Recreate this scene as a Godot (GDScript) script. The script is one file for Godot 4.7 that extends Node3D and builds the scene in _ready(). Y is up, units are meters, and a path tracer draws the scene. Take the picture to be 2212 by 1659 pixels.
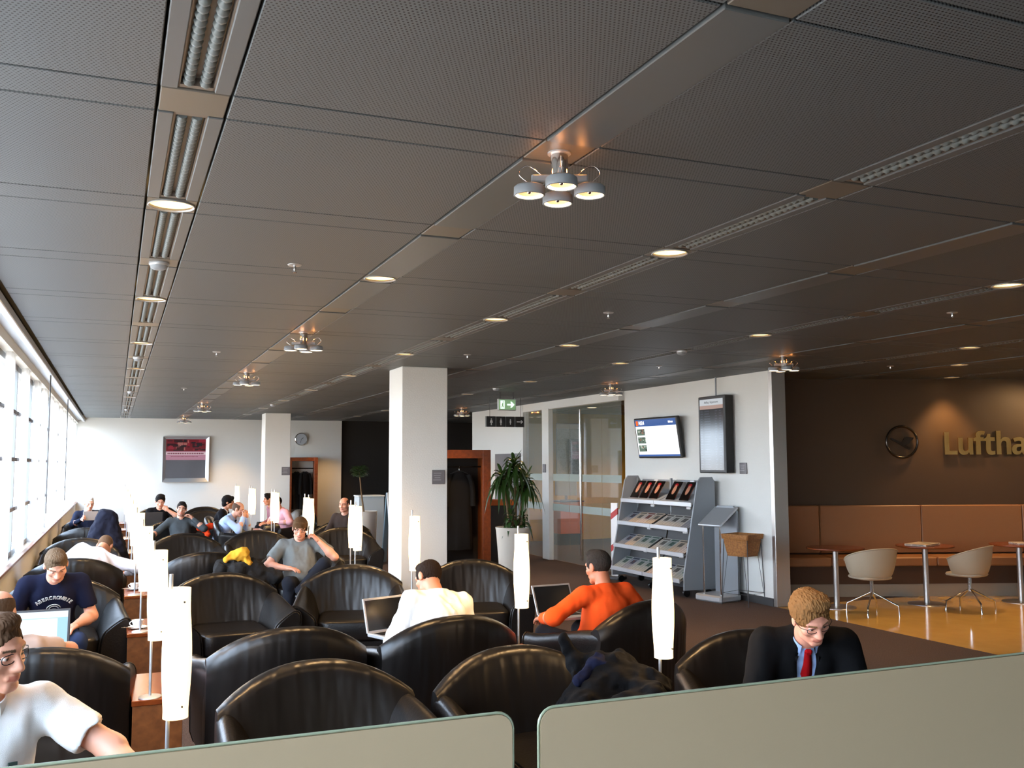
extends Node3D
# An airport lounge seen from its entrance: leather tub chairs, glowing table lamps, a panelled ceiling, a news wall and a bistro corner.

const H := 3.0              # ceiling height
const M := 1.327            # ceiling module
const SX := 0.2035          # centre of the first ceiling strip
const SZ := -3.066          # first cross seam
const EYE := Vector3(0, 1.82, 0)

var names := {}
var mats := {}
var noise := FastNoiseLite.new()

# ---------------------------------------------------------------- mesh builder
class MB:
	var v := PackedVector3Array()
	var n := PackedVector3Array()
	var uv := PackedVector2Array()
	var c := PackedColorArray()
	var ix := PackedInt32Array()
	var use_c := false
	func quad(a: Vector3, b: Vector3, d: Vector3, e: Vector3, u0 := Vector2(0, 0), u1 := Vector2(1, 1)) -> void:
		# counter-clockwise seen from outside
		var nn := (b - a).cross(d - a).normalized()
		var i := v.size()
		v.append_array([a, b, d, e])
		n.append_array([nn, nn, nn, nn])
		uv.append_array([Vector2(u0.x, u1.y), Vector2(u1.x, u1.y), Vector2(u1.x, u0.y), Vector2(u0.x, u0.y)])
		ix.append_array([i, i + 2, i + 1, i, i + 3, i + 2])
	func tri(a: Vector3, b: Vector3, d: Vector3) -> void:
		var nn := (b - a).cross(d - a).normalized()
		var i := v.size()
		v.append_array([a, b, d])
		n.append_array([nn, nn, nn])
		uv.append_array([Vector2(0, 0), Vector2(1, 0), Vector2(1, 1)])
		ix.append_array([i, i + 2, i + 1])
	func box(ctr: Vector3, size: Vector3, bs := Basis.IDENTITY) -> MB:
		var h := size * 0.5
		var p := []
		for k in 8:
			p.append(ctr + bs * Vector3(h.x if k & 1 else -h.x, h.y if k & 2 else -h.y, h.z if k & 4 else -h.z))
		quad(p[4], p[5], p[7], p[6])
		quad(p[1], p[0], p[2], p[3])
		quad(p[5], p[1], p[3], p[7])
		quad(p[0], p[4], p[6], p[2])
		quad(p[6], p[7], p[3], p[2])
		quad(p[0], p[1], p[5], p[4])
		return self
	# rounded box: three crossed slabs with chamfered edges
	func cbox(ctr: Vector3, size: Vector3, b: float, bs := Basis.IDENTITY) -> MB:
		var h := size * 0.5
		var s := h - Vector3(b, b, b)
		var fx := []
		for sg in [-1.0, 1.0]:
			fx.append([Vector3(sg * h.x, -s.y, -s.z), Vector3(sg * h.x, s.y, -s.z), Vector3(sg * h.x, s.y, s.z), Vector3(sg * h.x, -s.y, s.z)])
			fx.append([Vector3(-s.x, sg * h.y, -s.z), Vector3(-s.x, sg * h.y, s.z), Vector3(s.x, sg * h.y, s.z), Vector3(s.x, sg * h.y, -s.z)])
			fx.append([Vector3(-s.x, -s.y, sg * h.z), Vector3(s.x, -s.y, sg * h.z), Vector3(s.x, s.y, sg * h.z), Vector3(-s.x, s.y, sg * h.z)])
		for f in fx:
			oquad(ctr, bs, f[0], f[1], f[2], f[3])
		for a in [-1.0, 1.0]:
			for d in [-1.0, 1.0]:
				oquad(ctr, bs, Vector3(a * h.x, d * s.y, -s.z), Vector3(a * h.x, d * s.y, s.z), Vector3(a * s.x, d * h.y, s.z), Vector3(a * s.x, d * h.y, -s.z))
				oquad(ctr, bs, Vector3(a * h.x, -s.y, d * s.z), Vector3(a * h.x, s.y, d * s.z), Vector3(a * s.x, s.y, d * h.z), Vector3(a * s.x, -s.y, d * h.z))
				oquad(ctr, bs, Vector3(-s.x, a * h.y, d * s.z), Vector3(s.x, a * h.y, d * s.z), Vector3(s.x, a * s.y, d * h.z), Vector3(-s.x, a * s.y, d * h.z))
				for e in [-1.0, 1.0]:
					var t0 := Vector3(a * h.x, d * s.y, e * s.z)
					var t1 := Vector3(a * s.x, d * h.y, e * s.z)
					var t2 := Vector3(a * s.x, d * s.y, e * h.z)
					if (t1 - t0).cross(t2 - t0).dot(t0) < 0:
						tri(ctr + bs * t0, ctr + bs * t2, ctr + bs * t1)
					else:
						tri(ctr + bs * t0, ctr + bs * t1, ctr + bs * t2)
		return self
	func oquad(ctr: Vector3, bs: Basis, a: Vector3, b: Vector3, d: Vector3, e: Vector3) -> void:
		if (b - a).cross(d - a).dot(a + d) < 0:
			quad(ctr + bs * a, ctr + bs * e, ctr + bs * d, ctr + bs * b)
		else:
			quad(ctr + bs * a, ctr + bs * b, ctr + bs * d, ctr + bs * e)
	# rows of points -> smooth skin; wrap closes each row; caps close the ends; turned outward by its volume
	func skin(rows: Array, wrap := true, cap0 := true, cap1 := true) -> MB:
		var i0 := v.size()
		var nr := rows.size()
		var nc: int = rows[0].size()
		var f := PackedInt32Array()
		for r in nr:
			for k in nc:
				v.append(rows[r][k])
				n.append(Vector3.ZERO)
				uv.append(Vector2(float(k) / nc, float(r) / maxf(nr - 1, 1)))
		var last := nc if wrap else nc - 1
		for r in nr - 1:
			for k in last:
				var a := i0 + r * nc + k
				var b := i0 + r * nc + (k + 1) % nc
				var d := a + nc
				var e := b + nc
				f.append_array([a, b, e, a, e, d])
		var caps := []
		if wrap:
			for w in [[0, cap0], [nr - 1, cap1]]:
				if w[1]:
					var ctr := Vector3.ZERO
					for q in rows[w[0]]:
						ctr += q
					ctr /= nc
					caps.append([w[0], ctr])
		var vol := 0.0
		var mid: Vector3 = rows[nr / 2][0]
		for t in range(0, f.size(), 3):
			vol += (v[f[t]] - mid).dot((v[f[t + 1]] - mid).cross(v[f[t + 2]] - mid))
		for cp in caps:
			var row: PackedVector3Array = rows[cp[0]]
			for k in nc:
				var a: Vector3 = row[k] - mid
				var b: Vector3 = row[(k + 1) % nc] - mid
				var s := (cp[1] - mid as Vector3).dot(b.cross(a)) if cp[0] == 0 else (cp[1] - mid as Vector3).dot(a.cross(b))
				vol += s
		var fl := vol < 0
		for t in range(0, f.size(), 3):
			var a := f[t]
			var b := f[t + 2] if fl else f[t + 1]
			var d := f[t + 1] if fl else f[t + 2]
			var nn := (v[b] - v[a]).cross(v[d] - v[a])
			n[a] += nn
			n[b] += nn
			n[d] += nn
			ix.append_array([a, d, b])
		for k in range(i0, v.size()):
			n[k] = n[k].normalized()
		for cp in caps:
			var row: PackedVector3Array = rows[cp[0]]
			for k in nc:
				var a := row[k]
				var b := row[(k + 1) % nc]
				var first: bool = cp[0] == 0
				if first != fl:
					tri(cp[1], b, a)
				else:
					tri(cp[1], a, b)
		return self
	func lathe(prof: Array, seg := 16, xf := Transform3D.IDENTITY, cap0 := true, cap1 := true) -> MB:
		var rows := []
		for p in prof:
			var row := PackedVector3Array()
			for k in seg:
				var a := TAU * k / seg
				row.append(xf * Vector3(p.x * cos(a), p.y, p.x * sin(a)))
			rows.append(row)
		return skin(rows, true, cap0, cap1)
	func tube(pts: Array, r, seg := 8, closed := false) -> MB:
		var rows := []
		var m := pts.size()
		var up := Vector3.UP
		for k in m:
			var d: Vector3
			if closed:
				d = pts[(k + 1) % m] - pts[(k + m - 1) % m]
			else:
				d = pts[mini(k + 1, m - 1)] - pts[maxi(k - 1, 0)]
			d = d.normalized()
			if k == 0:
				up = Vector3.UP if absf(d.y) < 0.9 else Vector3.RIGHT
			var s := d.cross(up).normalized()
			up = s.cross(d).normalized()
			var rr: float = r[k] if r is Array else r
			var row := PackedVector3Array()
			for q in seg:
				var a := TAU * q / seg
				row.append(pts[k] + (s * cos(a) + up * sin(a)) * rr)
			rows.append(row)
		if closed:
			rows.append(rows[0])
			return skin(rows, true, false, false)
		return skin(rows)
	func prism(poly: PackedVector2Array, depth: float, xf := Transform3D.IDENTITY) -> MB:
		# polygon in xy, thick along z from 0 to depth
		var pl := poly
		if Geometry2D.is_polygon_clockwise(pl):
			pl = poly.duplicate()
			pl.reverse()
		var t := Geometry2D.triangulate_polygon(pl)
		for k in range(0, t.size(), 3):
			var a := pl[t[k]]
			var b := pl[t[k + 1]]
			var d := pl[t[k + 2]]
			if (b - a).cross(d - a) < 0:
				var s := b
				b = d
				d = s
			tri(xf * Vector3(a.x, a.y, depth), xf * Vector3(b.x, b.y, depth), xf * Vector3(d.x, d.y, depth))
			tri(xf * Vector3(a.x, a.y, 0), xf * Vector3(d.x, d.y, 0), xf * Vector3(b.x, b.y, 0))
		for k in pl.size():
			var a := pl[k]
			var b := pl[(k + 1) % pl.size()]
			quad(xf * Vector3(a.x, a.y, 0), xf * Vector3(b.x, b.y, 0), xf * Vector3(b.x, b.y, depth), xf * Vector3(a.x, a.y, depth))
		return self
	func add(o: MB, xf := Transform3D.IDENTITY, col := Color(1, 1, 1)) -> MB:
		var i0 := v.size()
		var nb := xf.basis.inverse().transposed()
		for k in o.v.size():
			v.append(xf * o.v[k])
			n.append((nb * o.n[k]).normalized())
		uv.append_array(o.uv)
		if use_c:
			if o.use_c:
				c.append_array(o.c)
			else:
				for k in o.v.size():
					c.append(col)
		var fl := xf.basis.determinant() < 0
		for t in range(0, o.ix.size(), 3):
			if fl:
				ix.append_array([i0 + o.ix[t], i0 + o.ix[t + 2], i0 + o.ix[t + 1]])
			else:
				ix.append_array([i0 + o.ix[t], i0 + o.ix[t + 1], i0 + o.ix[t + 2]])
		return self
	func mesh() -> ArrayMesh:
		var a := []
		a.resize(Mesh.ARRAY_MAX)
		a[Mesh.ARRAY_VERTEX] = v
		a[Mesh.ARRAY_NORMAL] = n
		if uv.size() == v.size():
			a[Mesh.ARRAY_TEX_UV] = uv
		if use_c:
			a[Mesh.ARRAY_COLOR] = c
		a[Mesh.ARRAY_INDEX] = ix
		var m := ArrayMesh.new()
		m.add_surface_from_arrays(Mesh.PRIMITIVE_TRIANGLES, a)
		return m

# ---------------------------------------------------------------- scene helpers
func numbered(called: String) -> String:
	if not names.has(called):
		names[called] = 0
		return called
	names[called] += 1
	return "%s_%03d" % [called, names[called]]

func meta(o: Node, label := "", category := "", group := "", kind := "") -> Node:
	if label:
		o.set_meta("label", label)
	if category:
		o.set_meta("category", category)
	if group:
		o.set_meta("group", group)
	if kind:
		o.set_meta("kind", kind)
	return o

func thing(called: String, label: String, category: String, at := Vector3.ZERO, turn := 0.0, group := "") -> Node3D:
	var o := Node3D.new()
	o.name = numbered(called)
	add_child(o)
	o.position = at
	o.rotation_degrees.y = turn
	meta(o, label, category, group)
	return o

func obj(called: String, m, material: Material, parent: Node = null) -> MeshInstance3D:
	var o := MeshInstance3D.new()
	o.mesh = m.mesh() if m is MB else m
	o.material_override = material
	if parent == null:
		o.name = numbered(called)
		add_child(o)
	else:
		o.name = called
		parent.add_child(o, true)
	return o

func struct(called: String, m, material: Material, parent: Node = null) -> MeshInstance3D:
	var o := obj(called, m, material, parent)
	if parent == null:
		o.set_meta("kind", "structure")
	return o

func copy(o: Node3D, at: Vector3, turn: float, label := "", group := "") -> Node3D:
	var c: Node3D = o.duplicate()
	c.name = numbered(String(o.name).rstrip("0123456789").rstrip("_"))
	add_child(c)
	c.position = at
	c.rotation_degrees.y = turn
	if label:
		c.set_meta("label", label)
	if group:
		c.set_meta("group", group)
	return c

func text(parent: Node, s: String, size: float, depth: float, material: Material, at: Vector3, bs := Basis.IDENTITY, bold := true, called := "lettering") -> MeshInstance3D:
	var t := TextMesh.new()
	var f := SystemFont.new()
	f.font_names = PackedStringArray(["Droid Sans"])
	f.font_weight = 700 if bold else 400
	t.font = f
	t.text = s
	t.font_size = 64
	t.pixel_size = size / 46.0      # size = height of a capital
	t.depth = depth
	t.curve_step = 2.0
	var o := obj(called, t, material, parent)
	o.transform = Transform3D(bs, at)
	return o

func mat(key: String, col: Color, rough := 0.6, metal := 0.0) -> StandardMaterial3D:
	if mats.has(key):
		return mats[key]
	var m := StandardMaterial3D.new()
	m.resource_name = key
	m.albedo_color = col
	m.roughness = rough
	m.metallic = metal
	mats[key] = m
	return m

func glow(key: String, col: Color, energy: float) -> StandardMaterial3D:
	var m := mat(key, Color(0.8, 0.78, 0.72), 0.5)
	m.emission_enabled = true
	m.emission = col
	m.emission_energy_multiplier = energy
	return m

func noise_tex(freq: float, seed_: int, a: Color, b: Color, size := 256, octaves := 4, type := FastNoiseLite.TYPE_SIMPLEX_SMOOTH) -> NoiseTexture2D:
	var t := NoiseTexture2D.new()
	var fn := FastNoiseLite.new()
	fn.seed = seed_
	fn.noise_type = type
	fn.frequency = freq
	fn.fractal_octaves = octaves
	t.noise = fn
	t.width = size
	t.height = size
	t.seamless = true
	var g := Gradient.new()
	g.set_color(0, a)
	g.set_color(1, b)
	t.color_ramp = g
	return t

func triplanar(m: StandardMaterial3D, scale: float, world := false) -> void:
	m.uv1_triplanar = true
	m.uv1_world_triplanar = world
	m.uv1_scale = Vector3(scale, scale, scale)

func relief(m: StandardMaterial3D, t: Texture2D, cm: float) -> void:
	m.heightmap_enabled = true
	m.heightmap_texture = t
	m.heightmap_scale = cm

func smooth_ring(pts: Array, per := 3) -> PackedVector3Array:
	var out := PackedVector3Array()
	var m := pts.size()
	for k in m:
		var p0: Vector3 = pts[(k + m - 1) % m]
		var p1: Vector3 = pts[k]
		var p2: Vector3 = pts[(k + 1) % m]
		var p3: Vector3 = pts[(k + 2) % m]
		for s in per:
			var t := float(s) / per
			out.append(p1.cubic_interpolate(p2, p0, p3, t))
	return out

func smooth_line(pts: Array, per := 4) -> Array:
	var out := []
	var m := pts.size()
	for k in m - 1:
		var p0: Vector3 = pts[maxi(k - 1, 0)]
		var p3: Vector3 = pts[mini(k + 2, m - 1)]
		for s in per:
			out.append((pts[k] as Vector3).cubic_interpolate(pts[k + 1], p0, p3, float(s) / per))
	out.append(pts[m - 1])
	return out

# superellipsoid cushion
func cushion(mb: MB, ctr: Vector3, size: Vector3, e := 0.35, seg := 24, rings := 12) -> MB:
	var rows := []
	for r in range(1, rings):
		var ph := PI * r / rings - PI / 2
		var row := PackedVector3Array()
		for k in seg:
			var a := TAU * k / seg
			var cp := pow(absf(cos(ph)), e)
			row.append(ctr + Vector3(signf(cos(a)) * pow(absf(cos(a)), e) * cp * size.x, signf(sin(ph)) * pow(absf(sin(ph)), e) * size.y, signf(sin(a)) * pow(absf(sin(a)), e) * cp * size.z) * 0.5)
		rows.append(row)
	return mb.skin(rows)

# ---------------------------------------------------------------- figures: rounded bones joined by a smooth minimum and meshed as surface nets
class Field:
	var a := PackedVector3Array()
	var d := PackedVector3Array()
	var inv := PackedFloat32Array()
	var ra := PackedFloat32Array()
	var rb := PackedFloat32Array()
	var el := PackedByteArray()
	var cut_from := -1          # bones from here on are carved away
	var k := 0.02
	var amp := 0.0
	var freq := 8.0
	var stretch := Vector3.ONE
	var nz: FastNoiseLite
	var flat_y := -1e9          # nothing below this height
	func bone(p: Vector3, q: Vector3, r0: float, r1: float) -> Field:
		a.append(p)
		d.append(q - p)
		var l := (q - p).length_squared()
		inv.append(1.0 / l if l > 1e-10 else 0.0)
		ra.append(r0)
		rb.append(r1 - r0)
		el.append(0)
		return self
	func ball(p: Vector3, r: Vector3) -> Field:
		a.append(p)
		d.append(r)
		inv.append(0.0)
		ra.append(minf(r.x, minf(r.y, r.z)))
		rb.append(0.0)
		el.append(1)
		return self
	func carve() -> Field:
		cut_from = a.size()
		return self
	func one(i: int, p: Vector3) -> float:
		if el[i] == 1:
			var q := (p - a[i]) / d[i]
			var k0 := q.length()
			if k0 < 1e-4:
				return -ra[i]
			var k1 := (q / d[i]).length()
			return k0 * (k0 - 1.0) / k1
		var w := p - a[i]
		var t := clampf(w.dot(d[i]) * inv[i], 0.0, 1.0)
		return (w - d[i] * t).length() - ra[i] - rb[i] * t
	func value(p: Vector3, use: PackedInt32Array, cuts: PackedInt32Array) -> float:
		var s := 1e3
		for i in use:
			var x := one(i, p)
			if x < s - k:
				s = x
			elif x < s + k:
				var h := 0.5 + 0.5 * (s - x) / k
				s = s + (x - s) * h - k * h * (1.0 - h)
		for i in cuts:
			var x := -one(i, p)
			if x > s + k * 0.5:
				s = x
			elif x > s - k * 0.5:
				var h := 0.5 + (x - s) / k
				s = s + (x - s) * h + k * 0.5 * h * (1.0 - h)
		if amp != 0.0 and absf(s) < 0.06:
			s += amp * nz.get_noise_3dv(p * stretch * freq)
		if p.y < flat_y:
			s = maxf(s, flat_y - p.y)
		return s
	func nets(cell: float) -> MB:
		var lo := Vector3(1e9, 1e9, 1e9)
		var hi := -lo
		var m := a.size() if cut_from < 0 else cut_from
		for i in m:
			var r: Vector3
			if el[i] == 1:
				lo = lo.min(a[i] - d[i])
				hi = hi.max(a[i] + d[i])
			else:
				var q := maxf(ra[i], ra[i] + rb[i])
				r = Vector3(q, q, q)
				lo = lo.min(a[i] - r).min(a[i] + d[i] - r)
				hi = hi.max(a[i] + r).max(a[i] + d[i] + r)
		var pad := cell * 2.0 + absf(amp) + k * 0.3
		lo -= Vector3(pad, pad, pad)
		hi += Vector3(pad, pad, pad)
		var B := 6
		var N := B + 1
		var bd := Vector3i(((hi - lo) / (cell * B)).ceil())
		var half := cell * B * 0.5
		var rad := half * 1.7321
		var cells := {}
		var out := MB.new()
		var edges := PackedInt32Array()
		var nx := bd.x * B + 2
		var ny := bd.y * B + 2
		var val := PackedFloat32Array()
		val.resize(N * N * N)
		for bz in bd.z:
			for by in bd.y:
				for bx in bd.x:
					var org := lo + Vector3(bx, by, bz) * (cell * B)
					var ctr := org + Vector3(half, half, half)
					var near := 1e9
					var ds := PackedFloat32Array()
					for i in m:
						var x := one(i, ctr)
						ds.append(x)
						near = minf(near, x)
					if near > rad * 1.25 + k + absf(amp):
						continue
					var use := PackedInt32Array()
					for i in m:
						if ds[i] < near + rad * 2.5 + k * 1.5:
							use.append(i)
					var cuts := PackedInt32Array()
					for i in range(m, a.size()):
						if one(i, ctr) < rad * 1.25 + k:
							cuts.append(i)
					if cuts.is_empty() and near < -rad * 1.3 - absf(amp) - k:
						continue
					var q := 0
					for z in N:
						for y in N:
							for x in N:
								val[q] = value(org + Vector3(x, y, z) * cell, use, cuts)
								q += 1
					for z in B:
						for y in B:
							for x in B:
								var o := (z * N + y) * N + x
								var v0 := val[o]
								var v1 := val[o + 1]
								var v2 := val[o + N]
								var v3 := val[o + N + 1]
								var o2 := o + N * N
								var v4 := val[o2]
								var v5 := val[o2 + 1]
								var v6 := val[o2 + N]
								var v7 := val[o2 + N + 1]
								var cnt := int(v0 < 0) + int(v1 < 0) + int(v2 < 0) + int(v3 < 0) + int(v4 < 0) + int(v5 < 0) + int(v6 < 0) + int(v7 < 0)
								if cnt == 0 or cnt == 8:
									continue
								var p := Vector3.ZERO
								var c := 0
								if (v0 < 0) != (v1 < 0):
									p += Vector3(v0 / (v0 - v1), 0, 0)
									c += 1
								if (v2 < 0) != (v3 < 0):
									p += Vector3(v2 / (v2 - v3), 1, 0)
									c += 1
								if (v4 < 0) != (v5 < 0):
									p += Vector3(v4 / (v4 - v5), 0, 1)
									c += 1
								if (v6 < 0) != (v7 < 0):
									p += Vector3(v6 / (v6 - v7), 1, 1)
									c += 1
								if (v0 < 0) != (v2 < 0):
									p += Vector3(0, v0 / (v0 - v2), 0)
									c += 1
								if (v1 < 0) != (v3 < 0):
									p += Vector3(1, v1 / (v1 - v3), 0)
									c += 1
								if (v4 < 0) != (v6 < 0):
									p += Vector3(0, v4 / (v4 - v6), 1)
									c += 1
								if (v5 < 0) != (v7 < 0):
									p += Vector3(1, v5 / (v5 - v7), 1)
									c += 1
								if (v0 < 0) != (v4 < 0):
									p += Vector3(0, 0, v0 / (v0 - v4))
									c += 1
								if (v1 < 0) != (v5 < 0):
									p += Vector3(1, 0, v1 / (v1 - v5))
									c += 1
								if (v2 < 0) != (v6 < 0):
									p += Vector3(0, 1, v2 / (v2 - v6))
									c += 1
								if (v3 < 0) != (v7 < 0):
									p += Vector3(1, 1, v3 / (v3 - v7))
									c += 1
								var gx := bx * B + x
								var gy := by * B + y
								var gz := bz * B + z
								var id := (gz * ny + gy) * nx + gx
								cells[id] = out.v.size()
								out.v.append(lo + (Vector3(gx, gy, gz) + p / c) * cell)
								out.n.append(Vector3(v1 + v3 + v5 + v7 - v0 - v2 - v4 - v6, v2 + v3 + v6 + v7 - v0 - v1 - v4 - v5, v4 + v5 + v6 + v7 - v0 - v1 - v2 - v3).normalized())
								if (v0 < 0) != (v1 < 0):
									edges.append_array([id, 0, int(v0 < 0)])
								if (v0 < 0) != (v2 < 0):
									edges.append_array([id, 1, int(v0 < 0)])
								if (v0 < 0) != (v4 < 0):
									edges.append_array([id, 2, int(v0 < 0)])
		var sx := 1
		var sy := nx
		var sz := nx * ny
		for e in range(0, edges.size(), 3):
			var id := edges[e]
			var s1 := sy
			var s2 := sz
			if edges[e + 1] == 1:
				s1 = sz
				s2 = sx
			elif edges[e + 1] == 2:
				s1 = sx
				s2 = sy
			var i0: int = cells.get(id, -1)
			var i1: int = cells.get(id - s1, -1)
			var i2: int = cells.get(id - s1 - s2, -1)
			var i3: int = cells.get(id - s2, -1)
			if i0 < 0 or i1 < 0 or i2 < 0 or i3 < 0:
				continue
			if edges[e + 2]:
				out.ix.append_array([i0, i2, i1, i0, i3, i2])
			else:
				out.ix.append_array([i0, i1, i2, i0, i2, i3])
		return out

var heads := {}
var hands := {}
var hairs := {}

# head in its own axes: y up, z to the front, the middle between the ears at the origin; 0.235 tall
func head_mesh(cell: float) -> Array:
	var key := "h%.4f" % cell
	if heads.has(key):
		return heads[key]
	var f := Field.new()
	f.k = 0.014
	f.ball(Vector3(0, 0.03, -0.012), Vector3(0.0765, 0.09, 0.099))
	f.ball(Vector3(0, -0.03, 0.02), Vector3(0.061, 0.082, 0.07))
	f.bone(Vector3(-0.036, -0.076, 0.022), Vector3(-0.012, -0.092, 0.062), 0.027, 0.021)
	f.bone(Vector3(0.036, -0.076, 0.022), Vector3(0.012, -0.092, 0.062), 0.027, 0.021)
	f.bone(Vector3(-0.008, -0.096, 0.066), Vector3(0.008, -0.096, 0.066), 0.017, 0.017)
	for s in [-1.0, 1.0]:
		f.ball(Vector3(s * 0.042, -0.022, 0.052), Vector3(0.025, 0.022, 0.026))
		f.bone(Vector3(s * 0.012, 0.026, 0.085), Vector3(s * 0.046, 0.028, 0.068), 0.011, 0.010)
		f.ball(Vector3(s * 0.012, -0.034, 0.093), Vector3(0.011, 0.009, 0.012))
		f.ball(Vector3(s * 0.0785, -0.004, -0.008), Vector3(0.009, 0.031, 0.019))
		f.bone(Vector3(s * 0.008, -0.0565, 0.0875), Vector3(s * 0.022, -0.060, 0.079), 0.0065, 0.004)
		f.bone(Vector3(s * 0.006, -0.067, 0.0865), Vector3(s * 0.019, -0.0635, 0.079), 0.0075, 0.004)
	f.bone(Vector3(0, 0.018, 0.086), Vector3(0, -0.030, 0.106), 0.0085, 0.0125)
	f.bone(Vector3(0, -0.06, -0.02), Vector3(0, -0.19, -0.045), 0.056, 0.058)
	f.carve()
	for s in [-1.0, 1.0]:
		f.ball(Vector3(s * 0.031, 0.004, 0.092), Vector3(0.0155, 0.0085, 0.013))
	var hm := f.nets(cell)
	for s in [-1.0, 1.0]:
		var rows := []
		for r in range(1, 8):
			var row := PackedVector3Array()
			for q in 10:
				var ph := PI * r / 8
				row.append(Vector3(s * 0.031 + 0.0125 * sin(ph) * cos(TAU * q / 10), 0.005 + 0.0125 * sin(ph) * sin(TAU * q / 10), 0.0715 + 0.0125 * cos(ph)))
			rows.append(row)
		hm.skin(rows)
	var tag := PackedByteArray()
	for p in hm.v:
		var t := 0
		if absf(p.x) < 0.025 and p.z > 0.074 and p.y < -0.0535 and p.y > -0.073:
			t = 1
		elif absf(p.x) > 0.011 and absf(p.x) < 0.05 and p.z > 0.06 and absf(p.y - 0.0285 - 0.06 * minf(absf(p.x) - 0.03, 0.0)) < 0.0048:
			t = 2
		else:
			var e := Vector3(absf(p.x) - 0.031, p.y - 0.005, p.z - 0.0715)
			if e.length() < 0.0128:
				t = 0 if e.y > 0.0025 or e.y < -0.0065 else (4 if absf(e.x) < 0.0055 else 3)
			elif p.y < -0.045 and p.z > 0.0 and p.y > -0.125:
				t = 5
		tag.append(t)
	heads[key] = [hm, tag]
	return heads[key]

# hand: wrist at the origin, fingers along +z, palm facing -y, thumb towards +x
func hand_mesh(pose: String, cell: float) -> MB:
	var key := pose + "%.4f" % cell
	if hands.has(key):
		return hands[key]
	var f := Field.new()
	f.k = 0.008
	f.bone(Vector3(0.022, 0, 0.02), Vector3(0.028, 0, 0.082), 0.017, 0.013)
	f.bone(Vector3(0.006, 0.001, 0.018), Vector3(0.009, 0.002, 0.086), 0.018, 0.013)
	f.bone(Vector3(-0.010, 0.001, 0.018), Vector3(-0.010, 0.001, 0.082), 0.018, 0.013)
	f.bone(Vector3(-0.024, 0, 0.018), Vector3(-0.028, -0.001, 0.074), 0.016, 0.012)
	f.bone(Vector3(0, 0, -0.03), Vector3(0, 0, 0.03), 0.026, 0.027)
	var curl := {"relaxed": 0.35, "grip": 1.0, "fist": 1.55, "flat": 0.1}[pose] as float
	var fx := [0.029, 0.009, -0.010, -0.028]
	var fl := [0.070, 0.079, 0.073, 0.057]
	for i in 4:
		var p := Vector3(fx[i], 0, 0.082 if i < 3 else 0.074)
		var ang := 0.12 + curl * 0.5
		for j in 3:
			var l: float = fl[i] * [0.45, 0.31, 0.24][j]
			var q := p + Vector3((fx[i]) * 0.06, -sin(ang) * l, cos(ang) * l)
			f.bone(p, q, 0.0092 - 0.001 * j, 0.0086 - 0.001 * j)
			p = q
			ang += curl * 0.75
	var t0 := Vector3(0.026, -0.004, 0.022)
	var t1 := Vector3(0.050, -0.014, 0.052)
	var t2 := Vector3(0.052 - 0.012 * curl, -0.022 - 0.012 * curl, 0.082)
	var t3 := Vector3(0.050 - 0.024 * curl, -0.026 - 0.02 * curl, 0.102)
	f.bone(t0, t1, 0.016, 0.0115)
	f.bone(t1, t2, 0.0112, 0.010)
	f.bone(t2, t3, 0.0098, 0.008)
	hands[key] = f.nets(cell)
	return hands[key]

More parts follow.
